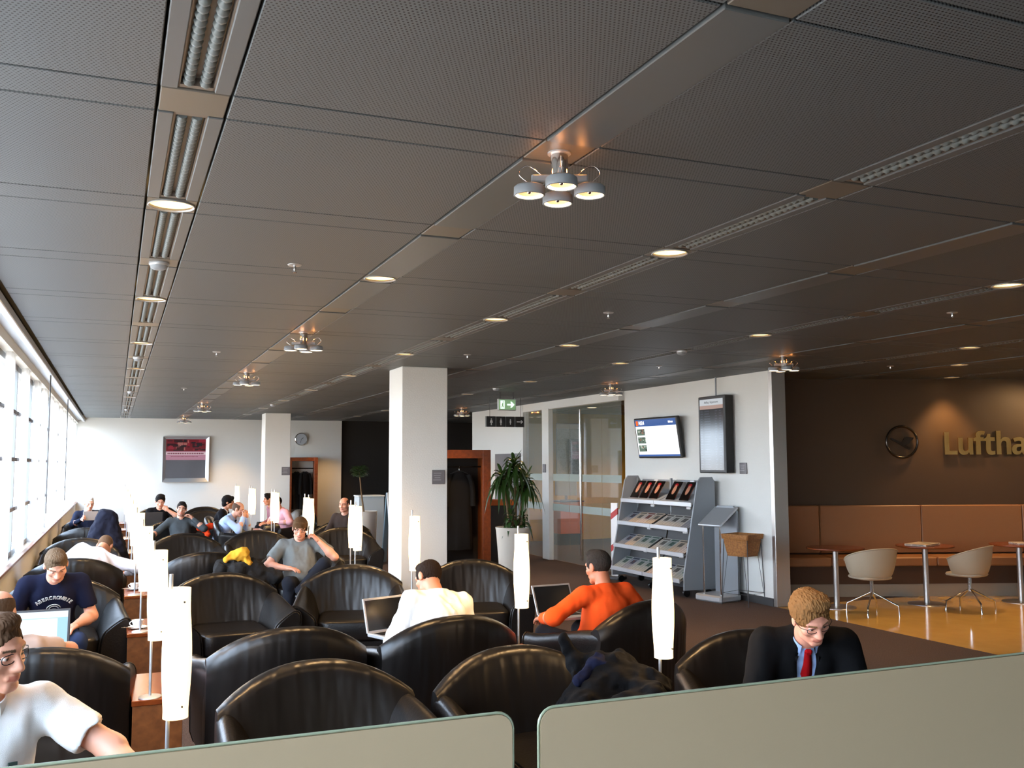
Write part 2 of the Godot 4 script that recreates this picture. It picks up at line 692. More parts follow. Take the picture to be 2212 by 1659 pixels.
# hair in the head's axes
func hair_mesh(kind: String, cell: float) -> MB:
	var key := kind + "%.4f" % cell
	if hairs.has(key):
		return hairs[key]
	var f := Field.new()
	f.k = 0.012
	f.nz = noise
	f.amp = 0.0035
	f.freq = 150.0
	f.stretch = Vector3(1, 0.25, 0.3)
	match kind:
		"short":
			f.ball(Vector3(0, 0.034, -0.015), Vector3(0.0805, 0.0935, 0.1025))
			f.ball(Vector3(0, 0.105, 0.03), Vector3(0.055, 0.03, 0.05))
			f.carve()
			f.ball(Vector3(0, -0.02, 0.12), Vector3(0.085, 0.095, 0.085))
			f.bone(Vector3(0.1, -0.1, 0.06), Vector3(-0.1, -0.1, 0.06), 0.09, 0.09)
			f.bone(Vector3(0.1, -0.14, -0.07), Vector3(-0.1, -0.14, -0.07), 0.085, 0.085)
		"thick":
			f.amp = 0.0065
			f.freq = 110.0
			f.ball(Vector3(0, 0.042, -0.018), Vector3(0.089, 0.098, 0.108))
			f.ball(Vector3(0.01, 0.115, 0.02), Vector3(0.068, 0.036, 0.068))
			f.ball(Vector3(0.015, 0.118, 0.045), Vector3(0.055, 0.024, 0.034))
			f.carve()
			f.ball(Vector3(0, -0.008, 0.128), Vector3(0.085, 0.098, 0.085))
			f.bone(Vector3(0.12, -0.1, 0.06), Vector3(-0.12, -0.1, 0.06), 0.09, 0.09)
			f.bone(Vector3(0.12, -0.15, -0.08), Vector3(-0.12, -0.15, -0.08), 0.085, 0.085)
		"bangs":
			f.ball(Vector3(0, 0.036, -0.012), Vector3(0.086, 0.097, 0.106))
			f.ball(Vector3(0.0, 0.085, 0.055), Vector3(0.062, 0.030, 0.036))
			f.carve()
			f.ball(Vector3(0, -0.05, 0.12), Vector3(0.078, 0.09, 0.08))
			f.bone(Vector3(0.1, -0.11, 0.05), Vector3(-0.1, -0.11, 0.05), 0.09, 0.09)
			f.bone(Vector3(0.1, -0.15, -0.07), Vector3(-0.1, -0.15, -0.07), 0.085, 0.085)
		"long":
			f.amp = 0.005
			f.ball(Vector3(0, 0.036, -0.018), Vector3(0.090, 0.100, 0.108))
			f.ball(Vector3(0, -0.03, -0.05), Vector3(0.078, 0.075, 0.062))
			f.ball(Vector3(0, 0.09, 0.06), Vector3(0.06, 0.034, 0.035))
			f.carve()
			f.ball(Vector3(0, -0.04, 0.13), Vector3(0.078, 0.10, 0.09))
			f.bone(Vector3(0.1, -0.1, 0.07), Vector3(-0.1, -0.1, 0.07), 0.085, 0.085)
		"receding":
			f.amp = 0.004
			f.ball(Vector3(0, 0.034, -0.018), Vector3(0.0805, 0.0915, 0.102))
			f.carve()
			f.ball(Vector3(0, 0.03, 0.13), Vector3(0.10, 0.105, 0.09))
			f.ball(Vector3(0.055, 0.10, 0.055), Vector3(0.035, 0.04, 0.05))
			f.ball(Vector3(-0.055, 0.10, 0.055), Vector3(0.035, 0.04, 0.05))
			f.bone(Vector3(0.1, -0.1, 0.06), Vector3(-0.1, -0.1, 0.06), 0.09, 0.09)
			f.bone(Vector3(0.1, -0.14, -0.07), Vector3(-0.1, -0.14, -0.07), 0.085, 0.085)
		"fringe":
			f.amp = 0.003
			f.ball(Vector3(0, 0.03, -0.014), Vector3(0.0795, 0.0925, 0.1015))
			f.carve()
			f.ball(Vector3(0, 0.14, 0.03), Vector3(0.075, 0.10, 0.14))
			f.ball(Vector3(0, 0.0, 0.12), Vector3(0.12, 0.2, 0.10))
			f.bone(Vector3(0.1, -0.11, 0.06), Vector3(-0.1, -0.11, 0.06), 0.09, 0.09)
			f.bone(Vector3(0.1, -0.14, -0.07), Vector3(-0.1, -0.14, -0.07), 0.085, 0.085)
		"crop":
			f.amp = 0.002
			f.ball(Vector3(0, 0.031, -0.013), Vector3(0.0785, 0.0915, 0.1005))
			f.carve()
			f.ball(Vector3(0, 0.01, 0.13), Vector3(0.10, 0.10, 0.085))
			f.bone(Vector3(0.1, -0.11, 0.06), Vector3(-0.1, -0.11, 0.06), 0.09, 0.09)
			f.bone(Vector3(0.1, -0.14, -0.07), Vector3(-0.1, -0.14, -0.07), 0.085, 0.085)
	hairs[key] = f.nets(cell)
	return hairs[key]

func glasses_mesh() -> MB:
	var g := MB.new()
	for s in [-1.0, 1.0]:
		var loop := []
		for k in 14:
			var a := TAU * k / 14
			loop.append(Vector3(s * 0.032 + signf(cos(a)) * pow(absf(cos(a)), 0.7) * 0.024, 0.004 + signf(sin(a)) * pow(absf(sin(a)), 0.7) * 0.015, 0.093 - 0.010 * absf(cos(a)) * (1.0 if cos(a) * s > 0 else 0.3)))
		g.tube(loop, 0.0016, 5, true)
		g.tube([Vector3(s * 0.056, 0.01, 0.082), Vector3(s * 0.079, 0.011, 0.062), Vector3(s * 0.083, 0.008, 0.0), Vector3(s * 0.082, -0.004, -0.016)], 0.0016, 5)
	g.tube([Vector3(-0.009, 0.008, 0.095), Vector3(0, 0.011, 0.099), Vector3(0.009, 0.008, 0.095)], 0.0016, 5)
	return g

func dir_basis(fwd: Vector3, up: Vector3) -> Basis:
	var z := fwd.normalized()
	var x := up.cross(z)
	if x.length() < 0.01:
		x = Vector3.RIGHT.cross(z)
	x = x.normalized()
	return Basis(x, z.cross(x), z)

func vcol_mat(rough: float) -> StandardMaterial3D:
	var m := mat("skin%.2f" % rough, Color(1, 1, 1), rough)
	m.vertex_color_use_as_albedo = true
	m.subsurf_scatter_enabled = true
	m.subsurf_scatter_strength = 0.06
	return m

# a seated figure. All joints in the figure's own axes: facing +z, its left at +x, floor at y 0, seat under the origin.
func person(label: String, at: Vector3, turn: float, s: Dictionary) -> Node3D:
	var t := thing("person", label, "person", at, turn)
	var fine: bool = s.get("fine", false)
	var cell := 0.013 if fine else 0.02
	var hc := 0.0036 if fine else 0.0065
	var skin: Color = s.get("skin", Color(0.80, 0.58, 0.47)).srgb_to_linear()
	var hairc: Color = s.get("hair", Color(0.2, 0.14, 0.1))
	var pel: Vector3 = s.get("pelvis", Vector3(0, 0.49, 0))
	var lean: float = deg_to_rad(s.get("lean", -12.0))
	var side: float = deg_to_rad(s.get("side", 0.0))
	var twist: float = deg_to_rad(s.get("twist", 0.0))
	var spine := Basis(Vector3.UP, twist) * Basis(Vector3.BACK, -side) * Basis(Vector3.RIGHT, lean)
	var bend: float = deg_to_rad(s.get("bend", 10.0))          # rounding of the upper back
	var upper := spine * Basis(Vector3.RIGHT, bend)
	var waist := pel + spine * Vector3(0, 0.16, 0)
	var chest := waist + spine * Vector3(0, 0.145, 0.0)
	var neck := chest + upper * Vector3(0, 0.19, -0.005)
	var hd: Vector3 = s.get("head", Vector3(0, 0, 0))            # pitch, yaw, roll in degrees against the upper back
	var hb := upper * Basis.from_euler(Vector3(deg_to_rad(hd.x), deg_to_rad(hd.y), deg_to_rad(hd.z)))
	var head := neck + upper * Vector3(0, 0.045, 0.005) + hb * Vector3(0, 0.115, 0.025)
	var wide: float = s.get("wide", 1.0)
	var sh := [chest + upper * Vector3(0.175 * wide, 0.145, -0.005), chest + upper * Vector3(-0.175 * wide, 0.145, -0.005)]
	var lift: Array = s.get("shrug", [0.0, 0.0])
	sh[0].y += lift[0]
	sh[1].y += lift[1]
	var arms: Array = s.get("arms", [[Vector3(0.26, 0.66, 0.12), Vector3(0.10, 0.60, 0.33)], [Vector3(-0.26, 0.66, 0.12), Vector3(-0.10, 0.60, 0.33)]])
	# keep real limb lengths: upper arm 0.29, forearm 0.25
	var el := []
	var wr := []
	for i in 2:
		var e: Vector3 = sh[i] + (arms[i][0] - sh[i]).normalized() * 0.285
		el.append(e)
		wr.append(e + (arms[i][1] - e).normalized() * 0.25)
	var hips := [pel + Vector3(0.085, 0, 0), pel + Vector3(-0.085, 0, 0)]
	var legs: Array = s.get("legs", [[Vector3(0.15, 0.50, 0.42), Vector3(0.15, 0.09, 0.46)], [Vector3(-0.15, 0.50, 0.42), Vector3(-0.15, 0.09, 0.46)]])
	var kn := []
	var an := []
	for i in 2:
		var q: Vector3 = hips[i] + (legs[i][0] - hips[i]).normalized() * 0.42
		kn.append(q)
		an.append(q + (legs[i][1] - q).normalized() * 0.41)
	var fat: float = s.get("fat", 1.0)
	# skin: one continuous figure
	var f := Field.new()
	f.k = 0.03
	f.bone(hips[0], hips[1], 0.095, 0.095)
	f.bone(pel + Vector3(0, 0.03, 0), waist, 0.10, 0.105)
	f.bone(waist, chest, 0.105, 0.11)
	f.bone(chest + upper * Vector3(0.06, 0.05, 0), chest + upper * Vector3(-0.06, 0.05, 0), 0.10, 0.10)
	f.bone(sh[0], sh[1], 0.045, 0.045)
	f.bone(chest + upper * Vector3(0, 0.1, -0.01), neck + upper * Vector3(0, 0.0, 0), 0.075, 0.058)
	f.bone(neck, head + hb * Vector3(0, -0.08, -0.022), 0.056, 0.054)
	for i in 2:
		f.bone(sh[i], el[i], 0.051, 0.043)
		f.bone(el[i], el[i] + (wr[i] - el[i]) * 0.35, 0.042, 0.045)
		f.bone(el[i] + (wr[i] - el[i]) * 0.35, wr[i], 0.045, 0.029)
		f.bone(hips[i], kn[i], 0.078, 0.055)
		f.bone(kn[i], kn[i] + (an[i] - kn[i]) * 0.4, 0.053, 0.052)
		f.bone(kn[i] + (an[i] - kn[i]) * 0.4, an[i], 0.052, 0.036)
	var body := f.nets(cell)
	body.use_c = true
	for p in body.v:
		body.c.append(skin)
	var hm := head_mesh(hc)
	var tint := PackedColorArray()
	var brow := hairc.srgb_to_linear()
	var jaw: Color = skin.lerp(brow, s.get("stubble", 0.0))
	for g in hm[1]:
		tint.append([skin, Color(skin.r * 0.85, skin.g * 0.6, skin.b * 0.6), brow, Color(0.75, 0.72, 0.68), Color(0.05, 0.04, 0.03), jaw][g])
	var hx := Transform3D(hb, head)
	var n0 := body.v.size()
	body.add(hm[0], hx)
	for i in tint.size():
		body.c[n0 + i] = tint[i]
	var hs: Array = s.get("hands", [["relaxed", Vector3.UP], ["relaxed", Vector3.UP]])
	for i in 2:
		var fd: Vector3 = (wr[i] - el[i]).normalized()
		if hs[i].size() > 2:
			fd = (fd + hs[i][2]).normalized()
		var b := dir_basis(fd, hs[i][1])
		if i == 1:
			b = b * Basis.from_scale(Vector3(-1, 1, 1))
		# left hand (i 0) of a figure facing +z has its thumb towards -x
		b = b * Basis.from_scale(Vector3(-1, 1, 1))
		body.add(hand_mesh(hs[i][0], 0.004 if fine else 0.006), Transform3D(b, wr[i] + fd * 0.012), skin)
	body.uv = PackedVector2Array()
	obj("body", body, vcol_mat(0.5), t)
	# hair
	if s.get("style", "short") != "none":
		var hmesh := hair_mesh(s.get("style", "short"), hc)
		var ho := obj("hair", hmesh, hair_mat(hairc), t)
		ho.transform = hx
	if s.get("glasses", false):
		var go := obj("glasses", glasses_mesh(), mat("glasses_frame", Color(0.09, 0.08, 0.09), 0.3, 0.3), t)
		go.transform = hx
	# top
	var topc: Color = s.get("top", Color(0.8, 0.8, 0.8))
	var g := Field.new()
	g.k = 0.035
	g.nz = noise
	g.amp = s.get("folds", 0.008)
	g.freq = 9.0
	g.stretch = Vector3(1, 0.5, 1)
	var puff: float = s.get("puff", 0.0)
	g.bone(hips[0] + Vector3(0, 0.04, 0), hips[1] + Vector3(0, 0.04, 0), 0.112 * fat, 0.112 * fat)
	g.bone(pel + Vector3(0, 0.08, 0.01), waist + spine * Vector3(0, 0, 0.01), 0.125 * fat + puff, 0.128 * fat + puff)
	g.bone(waist + spine * Vector3(0.04, 0, 0), chest + upper * Vector3(0.06, 0.06, 0), 0.118 * fat + puff, 0.118 + puff)
	g.bone(waist + spine * Vector3(-0.04, 0, 0), chest + upper * Vector3(-0.06, 0.06, 0), 0.118 * fat + puff, 0.118 + puff)
	g.bone(sh[0] + upper * Vector3(-0.01, -0.005, 0), sh[1] + upper * Vector3(0.01, -0.005, 0), 0.06 + puff, 0.06 + puff)
	g.bone(sh[0] + upper * Vector3(-0.05, 0.0, -0.01), neck + upper * Vector3(0.03, -0.015, -0.015), 0.055, 0.05)
	g.bone(sh[1] + upper * Vector3(0.05, 0.0, -0.01), neck + upper * Vector3(-0.03, -0.015, -0.015), 0.055, 0.05)
	g.bone(chest + upper * Vector3(0, 0.03, -0.02), neck + upper * Vector3(0, -0.03, -0.012), 0.112 + puff, 0.078)
	for i in 2:
		if s.get("sleeve", "long") == "short":
			g.bone(sh[i], sh[i].lerp(el[i], 0.66), 0.064 + puff, 0.066 + puff)
		else:
			g.bone(sh[i], el[i], 0.062 + puff, 0.055 + puff)
			g.bone(el[i], wr[i] - (wr[i] - el[i]).normalized() * 0.02, 0.054 + puff, 0.040 + puff)
	g.carve()
	if s.get("sleeve", "long") == "short":
		for i in 2:
			var u: Vector3 = (el[i] - sh[i]).normalized()
			var q: Vector3 = sh[i] + u * (0.285 * 0.64)
			g.bone(q + u * 0.09, q + u * 0.1, 0.09, 0.09)
	# neck opening
	g.ball(neck + upper * Vector3(0, 0.045, 0.035), Vector3(0.062, 0.052, 0.066))
	if s.get("open_front", false):
		g.bone(neck + upper * Vector3(0, -0.02, 0.10), chest + upper * Vector3(0, -0.16, 0.16), 0.055, 0.02)
	obj(s.get("top_name", "shirt"), g.nets(cell), cloth(topc, s.get("sheen", 0.0)), t)
	# collar
	if s.get("collar", false):
		var rows := []
		for r in 4:
			var line := PackedVector3Array()
			for k in 21:
				var a := deg_to_rad(lerpf(-152, 152, k / 20.0)) - PI / 2
				var rr: float = [0.060, 0.064, 0.070, 0.080][r]
				var yy: float = [-0.012, 0.03, 0.028, -0.014][r]
				var front := sin(a)
				line.append(neck + upper * Vector3(cos(a) * rr, yy - 0.022 * maxf(front, 0.0) + 0.004, sin(a) * rr * 1.05 + 0.004))
			rows.append(line)
		obj("collar", MB.new().skin(rows, false), cloth(s.get("collar_color", topc)), t)
	if s.has("suit"):
		var u: Dictionary = s.suit
		var sf := Field.new()
		sf.k = 0.03
		sf.bone(waist + spine * Vector3(0.03, -0.05, 0), chest + upper * Vector3(0.05, 0.06, 0), 0.112 * fat, 0.106)
		sf.bone(waist + spine * Vector3(-0.03, -0.05, 0), chest + upper * Vector3(-0.05, 0.06, 0), 0.112 * fat, 0.106)
		sf.bone(chest + upper * Vector3(0, 0.08, 0.0), neck + upper * Vector3(0, 0.0, 0.0), 0.09, 0.062)
		obj("shirt", sf.nets(cell), cloth(u.shirt), t)
		var pts := [neck + upper * Vector3(0, -0.012, 0.078), chest + upper * Vector3(0, 0.12, 0.108), chest + upper * Vector3(0, 0.03, 0.124), waist + spine * Vector3(0, 0.05, 0.128 * fat), pel + Vector3(0, 0.06, 0.14 * fat)]
		var rows2 := []
		var ww := [0.016, 0.022, 0.032, 0.040, 0.044]
		for k in 5:
			var b := upper if k < 3 else spine
			rows2.append(PackedVector3Array([pts[k] - b * Vector3(ww[k], 0, 0.006), pts[k] + b * Vector3(0, 0, 0.006), pts[k] + b * Vector3(ww[k], 0, -0.006), pts[k] - b * Vector3(0, 0, 0.012)]))
		var tie := MB.new().skin(rows2)
		tie.cbox(neck + upper * Vector3(0, -0.010, 0.082), Vector3(0.036, 0.034, 0.024), 0.008, upper)
		obj("tie", tie, cloth(u.tie), t)
		for sg in [-1.0, 1.0]:
			var lp := MB.new().prism(PackedVector2Array([Vector2(0.0, 0.0), Vector2(0.055, -0.04), Vector2(0.088, -0.12), Vector2(0.066, -0.125), Vector2(0.012, -0.26)]), 0.006, Transform3D(upper * Basis(Vector3(sg, 0, 0), Vector3(0, 1, 0), Vector3(0, 0, 1)) * Basis(Vector3.UP, 0.55) * Basis(Vector3.RIGHT, -0.18), chest + upper * Vector3(sg * 0.046, 0.165, 0.088)))
			obj("lapel", lp, cloth(topc), t)
	# trousers and shoes
	var pc: Color = s.get("trousers", Color(0.09, 0.09, 0.11))
	var l := Field.new()
	l.k = 0.03
	l.nz = noise
	l.amp = 0.006
	l.freq = 8.0
	l.bone(hips[0], hips[1], 0.112, 0.112)
	for i in 2:
		l.bone(hips[i], kn[i], 0.098, 0.073)
		l.bone(kn[i], an[i], 0.070, 0.055)
	obj("trousers", l.nets(cell), cloth(pc), t)
	for i in 2:
		var b := Field.new()
		b.k = 0.02
		var fw: Vector3 = Vector3(0.25 * signf(an[i].x), 0, 1).normalized()
		b.bone(an[i] + Vector3(0, -0.01, 0), an[i] + Vector3(0, -0.045, 0) - fw * 0.03, 0.042, 0.036)
		b.bone(an[i] + Vector3(0, -0.04, 0) - fw * 0.02, an[i] + Vector3(0, -0.05, 0) + fw * 0.15, 0.038, 0.034)
		b.flat_y = an[i].y - 0.085
		obj("shoe", b.nets(0.02), mat("shoe_leather", Color(0.06, 0.05, 0.05), 0.4), t)
	t.set_meta("joints", 0)
	t.remove_meta("joints")
	joints = {"head": head, "hb": hb, "neck": neck, "chest": chest, "upper": upper, "wr": wr, "el": el, "sh": sh, "pel": pel, "waist": waist}
	return t

var joints := {}

func hair_mat(c: Color) -> StandardMaterial3D:
	var m := mat("hair" + c.to_html(), c, 0.75)
	m.metallic_specular = 0.22
	return m


func cloth(c: Color, sheen := 0.0) -> StandardMaterial3D:
	var key := "cloth" + c.to_html()
	if mats.has(key):
		return mats[key]
	var m := mat(key, c, 0.9)
	m.metallic_specular = 0.25
	relief(m, tex_weave, 0.06)
	triplanar(m, 14.0)
	return m
var tex_weave: Texture2D

# ---------------------------------------------------------------- materials
func make_materials() -> void:
	noise.seed = 7
	noise.frequency = 1.0
	noise.noise_type = FastNoiseLite.TYPE_SIMPLEX_SMOOTH
	noise.fractal_octaves = 2
	tex_weave = noise_tex(0.08, 3, Color(0, 0, 0), Color(1, 1, 1), 256, 3)
	# perforated sheet: rows of punched holes
	var im := Image.create(128, 128, false, Image.FORMAT_RGB8)
	im.fill(Color(1, 1, 1))
	for y in 8:
		for x in 8:
			for dy in range(-4, 5):
				for dx in range(-4, 5):
					if dx * dx + dy * dy <= 15:
						im.set_pixel(posmod(x * 16 + 8 + dx + (8 if y % 2 else 0), 128), posmod(y * 16 + 8 + dy, 128), Color(0.30, 0.30, 0.30))
	var perf := ImageTexture.create_from_image(im)
	var m := mat("ceiling_panel", Color(0.345, 0.362, 0.37), 0.55)
	m.albedo_texture = perf
	triplanar(m, 9.5, true)
	m = mat("ceiling_band", Color(0.335, 0.348, 0.35), 0.42)
	m = mat("ceiling_plate", Color(0.41, 0.385, 0.35), 0.45, 0.2)
	mat("slab", Color(0.42, 0.42, 0.41), 0.9)
	mat("diffuser_side", Color(0.345, 0.355, 0.36), 0.5)
	mat("diffuser_tray", Color(0.42, 0.375, 0.34), 0.5)
	mat("diffuser_tube", Color(0.40, 0.42, 0.415), 0.45)
	m = mat("white_wall", Color(0.86, 0.86, 0.84), 0.85)
	relief(m, noise_tex(0.06, 11, Color(0, 0, 0), Color(1, 1, 1)), 0.08)
	triplanar(m, 3.0, true)
	mat("dark_wall", Color(0.13, 0.115, 0.105), 0.7)
	m = mat("logo_wall", Color(0.275, 0.20, 0.125), 0.5)
	relief(m, tex_weave, 0.05)
	triplanar(m, 4.0, true)
	m = mat("carpet", Color(1, 1, 1), 0.95)
	m.albedo_texture = noise_tex(0.09, 21, Color(0.20, 0.145, 0.115), Color(0.33, 0.25, 0.20), 512, 5)
	relief(m, noise_tex(0.2, 22, Color(0, 0, 0), Color(1, 1, 1), 256, 2), 0.5)
	triplanar(m, 1.4, true)
	m = mat("yellow_floor", Color(1, 1, 1), 0.10)
	m.albedo_texture = noise_tex(0.02, 31, Color(0.735, 0.585, 0.31), Color(0.775, 0.625, 0.34), 256, 4)
	triplanar(m, 0.6, true)
	mat("steel", Color(0.72, 0.70, 0.68), 0.32, 0.9)
	mat("chrome", Color(0.86, 0.85, 0.84), 0.12, 1.0)
	mat("alu", Color(0.74, 0.75, 0.76), 0.4, 0.6)
	mat("grey_metal", Color(0.55, 0.57, 0.59), 0.5, 0.15)
	mat("dark_grey", Color(0.22, 0.22, 0.225), 0.5)
	mat("black", Color(0.03, 0.03, 0.032), 0.4)
	mat("window_frame", Color(0.50, 0.51, 0.52), 0.5)
	mat("transom", Color(0.30, 0.27, 0.27), 0.5)
	m = mat("curtain", Color(0.93, 0.93, 0.93), 0.9)
	m.backlight_enabled = true
	m.backlight = Color(0.9, 0.9, 0.9)
	m = mat("pane", Color(0.95, 0.98, 0.97, 0.04), 0.02)
	m.transparency = BaseMaterial3D.TRANSPARENCY_ALPHA
	m = mat("partition_pane", Color(0.80, 0.88, 0.84, 0.08), 0.02)
	m.transparency = BaseMaterial3D.TRANSPARENCY_ALPHA
	m = mat("frost", Color(0.72, 0.76, 0.72, 0.72), 0.6)
	m.transparency = BaseMaterial3D.TRANSPARENCY_ALPHA
	m = mat("screen_glass", Color(0.605, 0.535, 0.43), 0.16)
	m.backlight_enabled = true
	m.backlight = Color(0.22, 0.21, 0.17)
	m = mat("glass_edge", Color(0.52, 0.55, 0.46), 0.15)
	# wood
	m = mat("wood", Color(1, 1, 1), 0.35)
	m.albedo_texture = wood_tex(Color(0.50, 0.31, 0.165), Color(0.37, 0.21, 0.105), 5)
	m.uv1_triplanar = true
	m.uv1_scale = Vector3(1.4, 1.4, 1.4)
	m = mat("frame_wood", Color(1, 1, 1), 0.4)
	m.albedo_texture = wood_tex(Color(0.56, 0.28, 0.11), Color(0.44, 0.20, 0.075), 9)
	m.uv1_triplanar = true
	m.uv1_scale = Vector3(1.2, 1.2, 1.2)
	m = mat("table_wood", Color(1, 1, 1), 0.22)
	m.albedo_texture = wood_tex(Color(0.50, 0.24, 0.10), Color(0.40, 0.18, 0.075), 13)
	m.uv1_triplanar = true
	m.uv1_scale = Vector3(1.3, 1.3, 1.3)
	# leather: nearly black brown, creased
	m = mat("leather", Color(1, 1, 1), 0.34)
	m.albedo_texture = noise_tex(0.012, 41, Color(0.043, 0.038, 0.037), Color(0.072, 0.061, 0.056), 256, 4)
	m.metallic_specular = 0.45
	relief(m, noise_tex(0.10, 42, Color(0, 0, 0), Color(1, 1, 1), 256, 4, FastNoiseLite.TYPE_CELLULAR), 0.10)
	triplanar(m, 2.6)
	# the worn inside of the back: long upright creases
	m = mat("leather_back", Color(1, 1, 1), 0.34)
	m.albedo_texture = mats.leather.albedo_texture
	relief(m, noise_tex(0.02, 43, Color(0, 0, 0), Color(1, 1, 1), 256, 2), 0.5)
	m.uv1_triplanar = true
	m.uv1_scale = Vector3(2.2, 0.35, 2.2)
	m = mat("bench_leather", Color(0.56, 0.375, 0.225), 0.5)
	relief(m, tex_weave, 0.06)
	triplanar(m, 5.0)
	mat("bench_base", Color(0.26, 0.165, 0.10), 0.6)
	mat("plinth", Color(0.55, 0.50, 0.44), 0.4)
	mat("plastic_shell", Color(0.62, 0.57, 0.49), 0.45)
	mat("shell_inside", Color(0.62, 0.57, 0.49), 0.45)
	mat("gold_letter", Color(0.86, 0.72, 0.46), 0.22, 0.95)
	mat("dark_chrome", Color(0.30, 0.27, 0.25), 0.2, 0.9)
	mat("yellow_wall", Color(0.80, 0.66, 0.27), 0.8)
	mat("orange", Color(0.83, 0.40, 0.07), 0.5)
	mat("pot_white", Color(0.80, 0.76, 0.70), 0.45)
	mat("white_gloss", Color(0.85, 0.85, 0.85), 0.3)
	mat("paper", Color(0.86, 0.85, 0.82), 0.8)
	mat("soil", Color(0.12, 0.09, 0.06), 0.95)
	m = mat("leaf", Color(0.16, 0.27, 0.10), 0.38)
	m.backlight_enabled = true
	m.backlight = Color(0.12, 0.16, 0.06)
	mat("trunk", Color(0.42, 0.33, 0.22), 0.85)
	m = mat("wicker", Color(1, 1, 1), 0.75)
	m.albedo_texture = noise_tex(0.05, 61, Color(0.47, 0.29, 0.13), Color(0.68, 0.46, 0.23), 128, 3)
	triplanar(m, 4.0)
	mat("coat_black", Color(0.045, 0.045, 0.05), 0.9)
	mat("ceramic", Color(0.90, 0.90, 0.90), 0.15)
	mat("plate_grey", Color(0.44, 0.43, 0.44), 0.4)

func wood_tex(a: Color, b: Color, sd: int) -> NoiseTexture2D:
	# grain: noise drawn out along one side of the picture
	var fn := FastNoiseLite.new()
	fn.seed = sd
	fn.frequency = 0.02
	fn.fractal_octaves = 4
	fn.domain_warp_enabled = true
	fn.domain_warp_amplitude = 30.0
	fn.domain_warp_frequency = 0.006
	var t := NoiseTexture2D.new()
	t.noise = fn
	t.width = 512
	t.height = 512
	t.seamless = true
	var g := Gradient.new()
	g.set_color(0, b)
	g.set_color(1, a)
	t.color_ramp = g
	return t

# ---------------------------------------------------------------- the room
func plate_with_hole(w: float, r: float, th: float) -> MB:
	var mb := MB.new()
	var seg := 24
	var h := w * 0.5
	for k in seg:
		var a0 := TAU * k / seg
		var a1 := TAU * (k + 1) / seg
		var c0 := Vector2(cos(a0), sin(a0))
		var c1 := Vector2(cos(a1), sin(a1))
		var o0 := c0 * (h / maxf(absf(c0.x), absf(c0.y)))
		var o1 := c1 * (h / maxf(absf(c1.x), absf(c1.y)))
		for y in [0.0, th]:
			var a := Vector3(c0.x * r, y, c0.y * r)
			var b := Vector3(c1.x * r, y, c1.y * r)
			var c := Vector3(o1.x, y, o1.y)
			var d := Vector3(o0.x, y, o0.y)
			if y == 0.0:
				mb.quad(d, c, b, a)
			else:
				mb.quad(a, b, c, d)
		mb.quad(Vector3(c0.x * r, 0, c0.y * r), Vector3(c1.x * r, 0, c1.y * r), Vector3(c1.x * r, th, c1.y * r), Vector3(c0.x * r, th, c0.y * r))
	for s in [Vector2(1, 0), Vector2(-1, 0), Vector2(0, 1), Vector2(0, -1)]:
		var q := Vector2(-s.y, s.x)
		var p0: Vector2 = (s + q) * h
		var p1: Vector2 = (s - q) * h
		mb.quad(Vector3(p0.x, 0, p0.y), Vector3(p1.x, 0, p1.y), Vector3(p1.x, th, p1.y), Vector3(p0.x, th, p0.y))
	return mb

func strip_x(k: int) -> float:
	return SX + M * k
func seam_z(j: int) -> float:
	return SZ - M * j

func has_downlight(k: int, j: int) -> bool:
	if k in [0, 2, 4]:
		return j >= 1 and posmod(j, 2) == 1
	if k == 1:
		return j == 2
	if k == 3:
		return j in [4, 8]
	if k == 6:
		return j == 3
	if k == 7:
		return j == 4
	if k == 8:
		return j in [1, 3, 5]
	if k == 10:
		return j in [3, 5]
	if k == 5:
		return false
	return false

func in_ceiling(x: float, z: float) -> bool:
	return z < 0.6 and z > -26.5 and x < 1.32 * absf(z) + 2.6 and x < 14.5

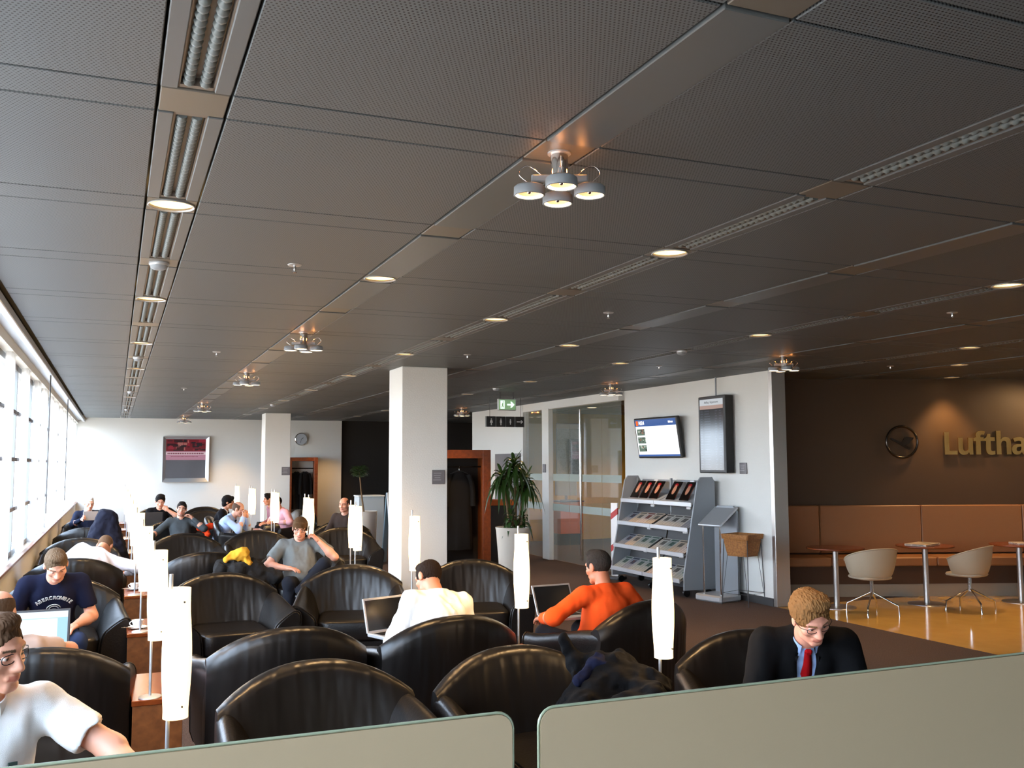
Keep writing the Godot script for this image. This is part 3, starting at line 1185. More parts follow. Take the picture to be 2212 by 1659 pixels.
func build_ceiling() -> void:
	var ceil_ := Node3D.new()
	ceil_.name = "ceiling"
	add_child(ceil_)
	ceil_.set_meta("kind", "structure")
	obj("slab", MB.new().box(Vector3(7.0, 3.16, -10.9), Vector3(16.4, 0.12, 32.4)), mats.slab, ceil_)
	var g := 0.005
	var pw := M - 0.22 - 2 * g
	var panel := MB.new().cbox(Vector3(0, 0.012, 0), Vector3(pw, 0.024, pw), 0.003).mesh()
	var first := MB.new().cbox(Vector3(0, 0.012, 0), Vector3(0.80, 0.024, pw), 0.003).mesh()
	var cross := MB.new().cbox(Vector3(0, 0.012, 0), Vector3(pw, 0.024, 0.22 - 2 * g), 0.003).mesh()
	var cross1 := MB.new().cbox(Vector3(0, 0.012, 0), Vector3(0.80, 0.024, 0.22 - 2 * g), 0.003).mesh()
	var band := MB.new().cbox(Vector3(0, 0.006, 0), Vector3(0.22 - 2 * g, 0.024, pw), 0.003).mesh()
	var plate := MB.new().cbox(Vector3(0, 0.012, 0), Vector3(0.22 - 2 * g, 0.024, 0.22 - 2 * g), 0.003).mesh()
	var holed := plate_with_hole(0.21, 0.098, 0.02).mesh()
	# diffuser pieces
	var side := MB.new().cbox(Vector3(0, 0.008, 0), Vector3(0.052, 0.02, pw), 0.003).mesh()
	var tray := MB.new()
	tray.box(Vector3(0, 0.034, 0), Vector3(0.108, 0.006, pw))
	tray.box(Vector3(-0.053, 0.02, 0), Vector3(0.006, 0.03, pw))
	tray.box(Vector3(0.053, 0.02, 0), Vector3(0.006, 0.03, pw))
	tray.box(Vector3(0, 0.02, -pw * 0.5 + 0.012), Vector3(0.108, 0.03, 0.024))
	tray.box(Vector3(0, 0.02, pw * 0.5 - 0.012), Vector3(0.108, 0.03, 0.024))
	var traym := tray.mesh()
	var tube := MB.new()
	var pts := []
	var rs := []
	for i in 97:
		pts.append(Vector3(0, 0, -pw * 0.47 + pw * 0.94 * i / 96.0))
		rs.append(0.0185 if i % 4 < 2 else 0.0105)
	tube.tube(pts, rs, 8)
	var tubem := tube.mesh()
	for j in range(-3, 18):
		var z0 := seam_z(j)
		var zc := z0 - 0.11
		var zp := z0 - 0.22 - (M - 0.22) * 0.5
		if z0 > 0.6:
			continue
		for k in range(-1, 11):
			var x0 := strip_x(k)
			var xp := x0 + M * 0.5
			if k == -1:
				xp = x0 + M - 0.11 - g - 0.40
			if not in_ceiling(x0, z0):
				continue
			if zp - 0.5 > -26.6:
				obj("panel", first if k == -1 else panel, mats.ceiling_panel, ceil_).position = Vector3(xp, H, zp)
			obj("cross_panel", cross1 if k == -1 else cross, mats.ceiling_panel, ceil_).position = Vector3(xp, H, zc)
			if k < 0:
				continue
			obj("plate", holed if has_downlight(k, j) else plate, mats.ceiling_plate, ceil_).position = Vector3(x0, H, zc)
			if zp - 0.5 < -26.6:
				continue
			if k % 2 == 1 or k > 8:
				obj("band", band, mats.ceiling_band, ceil_).position = Vector3(x0, H, zp)
			else:
				var t := thing("air_diffuser", "long slotted air diffuser with twin ribbed tubes set flush in the ceiling strip", "air diffuser", Vector3(x0, H, zp), 0, "air diffusers in the ceiling strips")
				obj("edge_plate", side, mats.diffuser_side, t).position.x = -0.081
				obj("edge_plate", side, mats.diffuser_side, t).position.x = 0.081
				obj("tray", traym, mats.diffuser_tray, t)
				obj("tube", tubem, mats.diffuser_tube, t).position = Vector3(-0.025, 0.014, 0)
				obj("tube", tubem, mats.diffuser_tube, t).position = Vector3(0.025, 0.014, 0)

func wall_box(called: String, lo: Vector3, hi: Vector3, m: Material) -> MeshInstance3D:
	return struct(called, MB.new().box((lo + hi) * 0.5, hi - lo), m)

func build_shell() -> void:
	wall_box("floor", Vector3(-1.15, -0.2, -27.5), Vector3(7.74, 0, 5.0), mats.carpet)
	wall_box("floor_bistro", Vector3(7.74, -0.2, -9.9), Vector3(15.0, 0, 5.0), mats.yellow_floor)
	wall_box("floor_office", Vector3(7.74, -0.2, -27.5), Vector3(15.0, 0, -9.9), mats.carpet)
	wall_box("wall_back", Vector3(-1.15, 0, -26.85), Vector3(5.91, H + 0.2, -26.62), mats.white_wall)
	wall_box("wall_far_dark", Vector3(5.91, 0, -27.0), Vector3(15.0, H + 0.2, -26.8), mats.dark_wall)
	wall_box("wall_rear", Vector3(-1.15, 0, 4.8), Vector3(15.0, H + 0.2, 5.0), mats.white_wall)
	wall_box("wall_right", Vector3(14.8, 0, -27.0), Vector3(15.0, H + 0.2, 4.8), mats.white_wall)
	# columns
	for c in [[3.18, -11.03, 0.58], [3.18, -22.35, 0.58]]:
		var col := struct("column", MB.new().cbox(Vector3(c[0] + 0.29, H * 0.5, c[1] - 0.29), Vector3(0.58, H, 0.58), 0.006), mats.white_wall)
		meta(col, "square white plastered column", "", "", "structure")
	# news wall with its steel end
	wall_box("wall_news", Vector3(7.74, 0, -13.66), Vector3(7.93, H, -9.92), mats.white_wall)
	struct("trim_1", MB.new().cbox(Vector3(7.845, H * 0.5, -9.885), Vector3(0.22, H, 0.07), 0.006), mats.steel)
	struct("baseboard_news", MB.new().box(Vector3(7.733, 0.05, -11.79), Vector3(0.014, 0.10, 3.74)), mats.dark_grey)
	struct("baseboard_back", MB.new().box(Vector3(2.38, 0.05, -26.61), Vector3(7.06, 0.10, 0.014)), mats.dark_grey)
	# logo wall, standing askew behind the bistro
	var d := Vector3(3.25, 0, 1.28).normalized()
	var nrm := Vector3(-d.z, 0, d.x)
	var p0 := Vector3(8.79, 0, -10.92) - d * 1.0
	logo_o = Vector3(8.79, 0, -10.92)
	logo_d = d
	logo_n = nrm
	var lb := Basis(d, Vector3.UP, nrm)
	struct("wall_logo", MB.new().box(p0 + d * 4.2 + nrm * -0.1 + Vector3(0, H * 0.5, 0), Vector3(8.4, H, 0.2), lb), mats.logo_wall)
	# window wall: parapet, sill, mullions, transoms, panes
	wall_box("wall_window_parapet", Vector3(-1.15, 0, -26.62), Vector3(-0.90, 0.86, 4.8), mats.white_wall)
	wall_box("wall_window_lintel", Vector3(-1.15, 2.88, -26.62), Vector3(-0.90, H + 0.2, 4.8), mats.white_wall)
	struct("trim_2", MB.new().cbox(Vector3(-0.885, 0.873, -10.9), Vector3(0.05, 0.026, 31.4), 0.004), mats.wood)
	struct("trim_3", MB.new().cbox(Vector3(-0.77, 2.955, -10.9), Vector3(0.06, 0.07, 31.4), 0.006), mats.alu)
	struct("trim_4", MB.new().box(Vector3(-0.86, 2.985, -10.9), Vector3(0.12, 0.03, 31.4)), mats.alu)
	var n := 0
	var z := -26.55
	while z < 4.6:
		n += 1
		var w := Node3D.new()
		w.name = "window_%d" % n
		add_child(w)
		w.set_meta("kind", "structure")
		w.position = Vector3(-1.03, 0.86, z)
		var fr := MB.new()
		fr.box(Vector3(0, 1.01, 0.035), Vector3(0.09, 2.02, 0.07))
		fr.box(Vector3(0, 0.03, 0.95), Vector3(0.08, 0.06, 1.9))
		fr.box(Vector3(0, 1.99, 0.95), Vector3(0.08, 0.06, 1.9))
		obj("frame", fr, mats.window_frame, w)
		for y in [0.50, 1.02, 1.51]:
			obj("transom", MB.new().box(Vector3(0.045, y, 0.98), Vector3(0.03, 0.04, 1.83)), mats.transom, w)
		obj("pane", MB.new().box(Vector3(-0.01, 1.01, 0.985), Vector3(0.008, 1.90, 1.83)), mats.pane, w)
		z += 1.9

var logo_o: Vector3
var logo_d: Vector3
var logo_n: Vector3

func build_curtains() -> void:
	var rng := RandomNumberGenerator.new()
	rng.seed = 5
	var z := -25.9
	var i := 0
	while z < 1.5:
		var w := rng.randf_range(0.35, 0.6)
		var rows := []
		for r in 2:
			var row := PackedVector3Array()
			for k in 33:
				var f := k / 32.0
				row.append(Vector3(0.028 * sin(f * TAU * 6.0 + i) + 0.006 * sin(f * 40.0 + r), 0.0 if r == 0 else 2.02, f * w))
			rows.append(row)
		var o := obj("curtain", MB.new().skin(rows, false), mats.curtain)
		o.position = Vector3(-0.945, 0.865, z)
		meta(o, "sheer white pleated curtain panel hanging before the windows", "curtain", "sheer curtains along the windows")
		z += w + rng.randf_range(0.75, 1.25)
		i += 1
	for zz in [-12.85, -17.5]:
		var o := obj("curtain_rod", MB.new().tube([Vector3(0, 0, 0), Vector3(0, 1.70, 0)], 0.007, 8), mats.dark_grey)
		o.position = Vector3(-0.76, 1.23, zz)
		meta(o, "thin dark draw rod hanging beside the sheer curtains", "rod", "curtain draw rods")

# ---------------------------------------------------------------- lamps and ceiling fittings
const WARM := Color(1.0, 0.80, 0.55)

func spot(parent: Node, at: Vector3, energy: float, angle: float, size: float, col := WARM, blend := 0.6) -> SpotLight3D:
	var l := SpotLight3D.new()
	l.name = "light"
	parent.add_child(l, true)
	l.position = at
	l.rotation_degrees.x = -90
	l.light_color = col
	l.light_energy = energy
	l.spot_angle = angle
	l.spot_angle_attenuation = blend
	l.spot_range = 40
	l.spot_attenuation = 2
	l.light_size = size
	l.shadow_enabled = true
	return l

func omni(parent: Node, at: Vector3, energy: float, size: float, col := WARM) -> OmniLight3D:
	var l := OmniLight3D.new()
	l.name = "light"
	parent.add_child(l, true)
	l.position = at
	l.light_color = col
	l.light_energy = energy
	l.omni_range = 40
	l.omni_attenuation = 2
	l.light_size = size
	l.shadow_enabled = true
	return l

func build_downlights() -> void:
	var cup := MB.new().lathe([Vector2(0.099, 0.0), Vector2(0.096, 0.03), Vector2(0.082, 0.06), Vector2(0.055, 0.085), Vector2(0.02, 0.094)], 24, Transform3D.IDENTITY, false, true).mesh()
	var rim := MB.new().lathe([Vector2(0.098, 0.004), Vector2(0.104, -0.004), Vector2(0.099, -0.007), Vector2(0.094, 0.0)], 24, Transform3D.IDENTITY, false, false).mesh()
	var bulb := MB.new().lathe([Vector2(0.02, 0.085), Vector2(0.024, 0.06), Vector2(0.022, 0.04), Vector2(0.008, 0.032)], 12).mesh()
	var gold := glow("reflector_glow", Color(1.0, 0.80, 0.50), 2.2)
	var hot := glow("bulb_glow", Color(1.0, 0.90, 0.72), 5.0)
	for k in range(0, 11):
		for j in range(0, 18):
			if not has_downlight(k, j) or not in_ceiling(strip_x(k), seam_z(j)):
				continue
			var t := thing("downlight", "round recessed ceiling downlight with golden lit reflector", "downlight", Vector3(strip_x(k), H, seam_z(j) - 0.11), 0, "downlights recessed in the ceiling strips")
			obj("reflector", cup, gold, t)
			obj("rim", rim, mats.alu, t)
			obj("bulb", bulb, hot, t)
			spot(t, Vector3(0, -0.012, 0), 3.5, 43.0, 0.07, WARM, 0.7)

func build_clusters() -> void:
	var head := MB.new().lathe([Vector2(0.02, 0.040), Vector2(0.050, 0.038), Vector2(0.059, 0.030), Vector2(0.060, 0.0), Vector2(0.055, -0.003), Vector2(0.053, 0.004)], 24, Transform3D.IDENTITY, true, false).mesh()
	var ring := MB.new().lathe([Vector2(0.053, 0.0), Vector2(0.050, -0.001), Vector2(0.046, 0.004), Vector2(0.044, 0.008)], 24, Transform3D.IDENTITY, false, false).mesh()
	var bowl := MB.new().lathe([Vector2(0.045, 0.008), Vector2(0.034, 0.022), Vector2(0.012, 0.034)], 20, Transform3D.IDENTITY, false, true).mesh()
	var cap := MB.new().lathe([Vector2(0.011, 0.032), Vector2(0.011, 0.012), Vector2(0.004, 0.006)], 10).mesh()
	var stem := MB.new().lathe([Vector2(0.034, 0.0), Vector2(0.034, 0.115)], 20).mesh()
	var rose := MB.new().lathe([Vector2(0.045, -0.006), Vector2(0.045, 0.0)], 20).mesh()
	var hot := glow("spot_ring_glow", Color(1.0, 0.90, 0.74), 4.0)
	var gold := glow("spot_bowl_glow", Color(1.0, 0.72, 0.40), 0.9)
	for q in [[1, 0], [1, 4], [1, 7], [1, 12], [1, 16], [5, 4], [5, 7], [5, 12], [9, 4]]:
		var t := thing("spotlight_cluster", "four grey round spotlights on a chrome stem below the ceiling", "spotlight", Vector3(strip_x(q[0]), H, seam_z(q[1]) - 0.11), 0, "spotlight clusters of four under the ceiling")
		obj("ceiling_rose", rose, mats.alu, t)
		obj("stem", stem, mats.chrome, t).position.y = -0.118
		for i in 4:
			var a := deg_to_rad(22.0 + 90.0 * i)
			var p := Vector3(cos(a), 0, sin(a)) * 0.115
			obj("arm", MB.new().cbox(Vector3(p.x * 0.5, -0.10, p.z * 0.5), Vector3(0.10, 0.028, 0.02), 0.004, Basis(Vector3.UP, -a)), mats.grey_metal, t)
			var s := obj("spot_head", head, mats.grey_metal, t)
			s.position = p + Vector3(0, -0.165, 0)
			# the cluster over the bistro is swung towards the lettering on the brown wall
			var aim := Vector3.DOWN
			if q[0] == 9:
				aim = Vector3(11.1 + 0.25 * i - strip_x(9), 2.0 - H, -10.0 - (seam_z(4) - 0.11)).normalized()
				s.basis = Basis(Quaternion(Vector3.DOWN, aim))
			obj("lens_ring", ring, hot, s)
			obj("reflector", bowl, gold, s)
			obj("bulb_cap", cap, mats.chrome, s)
			obj("cable", MB.new().tube(smooth_line([p * 0.55 + Vector3(0, -0.09, 0), p * 1.05 + Vector3(0, -0.05, 0), p * 1.35 + Vector3(0, -0.08, 0), p + Vector3(0, -0.12, 0)]), 0.0025, 5), mats.chrome, t)
			spot(t, p + Vector3(0, -0.165, 0) + aim * 0.009, 0.5, 42.0, 0.05).basis = dir_basis(-aim, Vector3.RIGHT)
			# light spilling from the vented back of the lamp
			omni(t, p * 0.75 + Vector3(0, -0.06, 0), 0.004, 0.01, Color(1.0, 0.62, 0.30))

func build_detectors() -> void:
	var base := MB.new().lathe([Vector2(0.055, 0.0), Vector2(0.057, -0.012), Vector2(0.05, -0.02)], 20).mesh()
	var cage := MB.new().lathe([Vector2(0.05, -0.02), Vector2(0.046, -0.034), Vector2(0.03, -0.042), Vector2(0.012, -0.046)], 20).mesh()
	for q in [[0, 2], [0, 6], [0, 10], [0, 14], [4, 4], [4, 8], [6, 6], [2, 12]]:
		var t := thing("smoke_detector", "small round grey smoke detector on the ceiling strip", "detector", Vector3(strip_x(q[0]), H, seam_z(q[1]) - 0.11), 0, "smoke detectors on the ceiling strips")
		obj("mount", base, mats.alu, t)
		obj("cage", cage, mats.grey_metal, t)
	var esc := MB.new().lathe([Vector2(0.042, 0.0), Vector2(0.038, -0.006), Vector2(0.012, -0.008)], 16).mesh()
	var noz := MB.new().lathe([Vector2(0.008, -0.006), Vector2(0.008, -0.03), Vector2(0.003, -0.036), Vector2(0.003, -0.044), Vector2(0.014, -0.045), Vector2(0.014, -0.048)], 10).mesh()
	for p in [Vector2(0.95, -5.6), Vector2(0.95, -10.3), Vector2(0.95, -15.4), Vector2(3.55, -6.5), Vector2(3.5, -9.6), Vector2(6.1, -5.5), Vector2(6.1, -9.9), Vector2(8.8, -8.9)]:
		var t := thing("sprinkler", "small chrome sprinkler head with a round rosette on the ceiling", "sprinkler", Vector3(p.x, H, p.y), 0, "sprinkler heads in the ceiling")
		obj("rosette", esc, mats.alu, t)
		obj("nozzle", noz, mats.chrome, t)

var lamp0: Node3D
# the shade is the origin's column: table top at y 0
func make_lamp() -> Node3D:
	var t := thing("table_lamp", "", "lamp")
	obj("foot", MB.new().lathe([Vector2(0.06, 0.0), Vector2(0.06, 0.008), Vector2(0.012, 0.012)], 20), mats.alu, t)
	obj("rod", MB.new().tube([Vector3(0, 0.01, 0), Vector3(0, 0.86, 0)], 0.0075, 8), mats.alu, t)
	var prof := []
	for i in 17:
		var f := i / 16.0
		# slim vase: narrow top, fullest in the lower third
		prof.append(Vector2(0.047 + 0.009 * sin(PI * clampf((f - 0.08) / 0.75, 0, 1)), 0.31 + 0.494 * f))
	prof.append(Vector2(0.038, 0.803))
	var sh := obj("shade", MB.new().lathe(prof, 24, Transform3D(Basis.IDENTITY, Vector3(0.028, 0, -0.01)), false, true), glow("lamp_shade_glow", Color(1.0, 0.86, 0.64), 2.1), t)
	for y in [0.36, 0.755]:
		obj("screw", MB.new().lathe([Vector2(0.004, 0.0), Vector2(0.004, 0.008), Vector2(0.002, 0.010)], 8, Transform3D(Basis(Vector3.RIGHT, PI / 2), Vector3(0.048, y, 0.036))), mats.dark_grey, sh)
	omni(t, Vector3(0.032, 0.56, -0.01), 0.32, 0.06)
	return t

# ---------------------------------------------------------------- armchairs and small tables
var chair0: Node3D
func make_chair() -> Node3D:
	var t := thing("armchair", "", "armchair")
	# backrest: swept from side to side
	var rows := []
	for i in 23:
		var s := -1.0 + 2.0 * i / 22.0
		var yt := 0.868 - 0.165 * pow(absf(s), 2.3)
		var x := 0.47 * s
		var zc := -0.335 + 0.10 * s * s
		var e := 1.0 - 0.28 * pow(absf(s), 9.0)
		var ring := [Vector3(x, 0.07, zc - 0.055 * e), Vector3(x, 0.30, zc - 0.075 * e), Vector3(x, 0.58, zc - 0.095 * e), Vector3(x, yt - 0.07, zc - 0.10 * e), Vector3(x, yt - 0.012, zc - 0.075 * e), Vector3(x, yt, zc - 0.03), Vector3(x, yt - 0.02, zc + 0.02 * e), Vector3(x, yt - 0.09, zc + 0.05 * e), Vector3(x, 0.58, zc + 0.085 * e), Vector3(x, 0.42, zc + 0.115 * e), Vector3(x, 0.30, zc + 0.11 * e), Vector3(x, 0.07, zc + 0.06 * e)]
		rows.append(smooth_ring(ring, 2))
	obj("backrest", MB.new().skin(rows), mats.leather_back, t)
	# seam between back and arms, piped
	for sg in [-1.0, 1.0]:
		var ar := []
		var front := []
		for i in 12:
			var f := i / 11.0
			var z := lerpf(-0.30, 0.42, f)
			var yt := lerpf(0.69, 0.60, smoothstep(0.0, 1.0, f)) 
			var sq := 1.0
			if i == 11:
				sq = 0.86
			elif i == 10:
				z = 0.405
			var xo := 0.458 + 0.05 * pow(f, 0.7)
			var xi := 0.295 - 0.01 * f
			var xm := (xo + xi) * 0.5
			# flared arm: a broad inner face rising outwards to a narrow rounded top
			var ring := [Vector3(xo - 0.04, 0.07, z), Vector3(xo - 0.015, 0.30, z), Vector3(xo + 0.006, yt - 0.12, z), Vector3(xo + 0.008, yt - 0.04, z), Vector3(xo - 0.02, yt, z), Vector3(xo - 0.065, yt - 0.008, z), Vector3(xi + 0.055, yt - 0.075, z), Vector3(xi + 0.005, 0.46, z), Vector3(xi - 0.015, 0.30, z), Vector3(xi - 0.015, 0.07, z)]
			var sm := smooth_ring(ring, 3)
			for q in sm.size():
				var v := sm[q]
				v.x = (xm + (v.x - xm) * sq) * sg
				v.y = 0.33 + (v.y - 0.33) * lerpf(1.0, sq, 0.25)
				sm[q] = v
			ar.append(sm)
			if i == 10:
				front = Array(sm)
		var arm := obj("arm", MB.new().skin(ar), mats.leather, t)
		obj("piping", MB.new().tube(front, 0.006, 6, true), mats.leather, arm)
	var cu := MB.new()
	cushion(cu, Vector3(0, 0.375, 0.09), Vector3(0.57, 0.19, 0.68), 0.28, 32, 12)
	obj("seat_cushion", cu, mats.leather, t)
	obj("base", MB.new().cbox(Vector3(0, 0.185, 0.06), Vector3(0.62, 0.23, 0.66), 0.02), mats.leather, t)
	for p in [Vector2(0.4, 0.34), Vector2(-0.4, 0.34), Vector2(0.38, -0.28), Vector2(-0.38, -0.28)]:
		obj("foot", MB.new().lathe([Vector2(0.022, 0.0), Vector2(0.026, 0.075)], 12, Transform3D(Basis.IDENTITY, Vector3(p.x, 0, p.y))), mats.black, t)
	return t

func chair(x: float, z: float, turn: float, label: String, group := "black leather tub armchairs") -> Node3D:
	if chair0 == null:
		chair0 = make_chair()
		chair0.position = Vector3(x, 0, z)
		chair0.rotation_degrees.y = turn
		meta(chair0, label, "armchair", group)
		return chair0
	return copy(chair0, Vector3(x, 0, z), turn, label, group)

func lamp(at: Vector3, turn: float, label: String, group := "glowing white table lamps") -> Node3D:
	if lamp0 == null:
		lamp0 = make_lamp()
		lamp0.position = at
		lamp0.rotation_degrees.y = turn
		meta(lamp0, label, "lamp", group)
		return lamp0
	return copy(lamp0, at, turn, label, group)

var table0: Node3D
func side_table(at: Vector3, label: String, wide := 0.26, long := 0.72) -> Node3D:
	var t := thing("side_table", label, "side table", at, 0, "wooden side tables between the armchairs")
	obj("top", MB.new().cbox(Vector3(0, 0.52, 0), Vector3(wide, 0.03, long), 0.003), mats.table_wood, t)
	for s in [-1.0, 1.0]:
		obj("end_panel", MB.new().cbox(Vector3(0, 0.255, s * (long * 0.5 - 0.02)), Vector3(wide - 0.01, 0.50, 0.03), 0.002), mats.wood, t)
	obj("core", MB.new().box(Vector3(0, 0.26, 0), Vector3(wide - 0.03, 0.48, long - 0.07)), mats.wood, t)
	return t

func build_seating() -> void:
	var far := "black leather tub armchair in the far rows of the lounge"
	# window row
	chair(-0.36, -3.72, 12, "black leather tub armchair of the man in the white polo shirt")
	chair(-0.36, -5.98, 180, "black leather tub armchair with its back to the man in the white polo shirt")
	chair(-0.38, -8.62, 4, "black leather tub armchair of the man in the navy lettered T-shirt")
	chair(-0.36, -11.15, 180, "black leather tub armchair of the bent man in the white shirt by the window")
	chair(-0.38, -13.35, 2, "empty black leather tub armchair by the window beside the draped dark coat")
	chair(-0.37, -16.3, 180, far)
	chair(-0.37, -18.8, 4, "black leather tub armchair of the white-haired man by the window")
	# first rows
	chair(0.94, -4.35, 3, "empty black leather tub armchair beside the chair with the black backpack")
	chair(1.96, -4.29, 3, "black leather tub armchair with a black backpack lying over its arm")
	chair(3.28, -4.2, -16, "black leather tub armchair of the man in the dark suit with a red tie")
	chair(0.98, -6.08, 181, "empty black leather tub armchair turned away, left of the man in the white shirt")
	chair(1.97, -6.08, 186, "black leather tub armchair of the man in the white shirt seen from behind")
	chair(3.36, -6.15, 200, "black leather tub armchair of the man in the orange sweater")
	chair(0.92, -8.42, 5, "empty black leather tub armchair with its seat in view, near the wooden side table row")
	chair(2.02, -8.62, -14, "empty black leather tub armchair with its seat in view, before the man on the phone")
	chair(3.22, -8.62, -14, "empty black leather tub armchair standing before the white column and the large potted plant")
	# third rows
	chair(0.95, -11.3, 180, "black leather tub armchair with a black jacket and a yellow cloth thrown over it")
	chair(2.02, -11.0, -10, "black leather tub armchair of the man in the grey T-shirt on the phone")
	chair(0.95, -13.65, 4, "empty black leather tub armchair before the man in the grey shirt with glasses")
	chair(1.94, -13.85, 0, "empty black leather tub armchair before the bald man in the pale blue shirt")
	chair(3.15, -13.9, -6, far)
	chair(0.96, -16.9, 6, "black leather tub armchair of the man in the grey shirt with glasses")
	chair(2.0, -16.9, 80, "black leather tub armchair of the bald man in the pale blue shirt")
	chair(1.98, -18.4, 80, "black leather tub armchair of the man in the dark suit in profile")
	chair(0.78, -19.35, 0, "black leather tub armchair of the man in the black T-shirt by the back wall")
	chair(1.72, -20.3, 0, far)
	chair(3.24, -18.9, -80, "black leather tub armchair of the person in pink")
	chair(3.5, -15.6, -10, far)
	chair(3.26, -20.25, -85, "black leather tub armchair of the person in the checked shirt by the far column")
	chair(1.9, -22.3, 0, far)
	chair(0.9, -22.3, 0, far)
	# tables and lamps of the window row
	var near := "slim glowing white table lamp beside "
	var i := 0
	for q in [[-3.95, "the man in the white polo shirt"], [-5.72, "the chair turned away by the window"], [-7.95, "the man in the navy lettered T-shirt"], [-10.2, "the bent man in the white shirt"], [-12.4, ""], [-15.0, ""], [-17.8, ""], [-20.3, ""], [-22.6, ""]]:
		var n: String = q[1]
		side_table(Vector3(0.255, 0, q[0] - 0.30), ("narrow wooden side table beside " + n) if n else "narrow wooden side table in the far part of the window row", 0.27)
		lamp(Vector3(0.215, 0.535, q[0]), 0, (near + n) if n else "slim glowing white table lamp in the far part of the window row")
		i += 1
	for q in [[2.54, -4.16, "the chair with the black backpack"], [2.54, -5.96, "the man in the white shirt seen from behind"], [2.53, -8.42, "the white column"], [2.52, -10.6, ""], [2.56, -11.0, ""], [2.50, -13.3, ""], [2.53, -13.75, ""], [2.48, -16.2, ""], [2.51, -16.7, ""], [2.48, -19.1, ""], [2.51, -19.6, ""], [2.49, -21.8, ""]]:
		var n: String = q[2]
		lamp(Vector3(q[0], 0.535, q[1]), 0, ("slim glowing white table lamp beside " + n) if n else "slim glowing white table lamp in the inner row of tables")
	for z in [-4.2, -6.0, -8.5, -10.8, -13.5, -16.45, -19.35, -21.8]:
		side_table(Vector3(2.615, 0, z), "small wooden side table between the inner armchairs", 0.22, 0.66)

# ---------------------------------------------------------------- glass screens in the foreground
func round_rect(w: float, h: float, r: float, only_top := false) -> PackedVector2Array:
	var p := PackedVector2Array()
	for c in [[w * 0.5 - r, h * 0.5 - r, 0.0], [-w * 0.5 + r, h * 0.5 - r, 90.0], [-w * 0.5 + r, -h * 0.5 + r, 180.0], [w * 0.5 - r, -h * 0.5 + r, 270.0]]:
		if only_top and c[2] >= 180.0:
			p.append(Vector2(-w * 0.5 if c[2] < 200 else w * 0.5, -h * 0.5))
			continue
		for k in 6:
			var a := deg_to_rad(c[2] + 18.0 * k)
			p.append(Vector2(c[0] + cos(a) * r, c[1] + sin(a) * r))
	return p

func build_screens() -> void:
	var i := 0
	for q in [[-0.98, 0.712], [0.765, 2.60]]:
		var w: float = q[1] - q[0]
		var t := thing("glass_screen", ["frosted beige glass screen panel before the polo shirt man's armchair", "frosted beige glass screen panel before the man in the red tie"][i], "glass screen", Vector3((q[0] + q[1]) * 0.5, 0, -1.70), 0, "frosted glass screens at the lounge edge")
		var hh := 1.27
		obj("pane", MB.new().prism(round_rect(w - 0.006, hh - 0.006, 0.03, true), 0.008, Transform3D(Basis.IDENTITY, Vector3(0, 1.35 - hh * 0.5, -0.004))), mats.screen_glass, t)
		var loop := []
		for p in round_rect(w, hh, 0.033, true):
			loop.append(Vector3(p.x, p.y + 1.35 - hh * 0.5, 0))
		obj("polished_edge", MB.new().tube(loop, 0.0028, 6, true), mats.glass_edge, t)
		for sx in [-0.4, 0.4]:
			obj("foot", MB.new().cbox(Vector3(w * sx, 0.045, 0), Vector3(0.08, 0.09, 0.10), 0.005), mats.steel, t)
		i += 1

# ---------------------------------------------------------------- the news wall
func picture_tex(w: int, h: int, f: Callable) -> ImageTexture:
	var im := Image.create(w, h, false, Image.FORMAT_RGB8)
	f.call(im)
	return ImageTexture.create_from_image(im)

func screen_mat(key: String, tex: Texture2D, energy: float) -> StandardMaterial3D:
	var m := mat(key, Color(0.02, 0.02, 0.02), 0.12)
	m.emission_enabled = true
	m.emission = Color(0, 0, 0)
	m.emission_texture = tex
	m.emission_energy_multiplier = energy
	return m

func blobs(im: Image, r: Rect2i, cols: Array, n: int, sd: int) -> void:
	var rng := RandomNumberGenerator.new()
	rng.seed = sd
	im.fill_rect(r, cols[0])
	for i in n:
		var w := rng.randi_range(2, maxi(3, r.size.x / 4))
		var h := rng.randi_range(2, maxi(3, r.size.y / 3))
		im.fill_rect(Rect2i(rng.randi_range(r.position.x, r.end.x - w), rng.randi_range(r.position.y, r.end.y - h), w, h).intersection(r), cols[rng.randi_range(0, cols.size() - 1)])

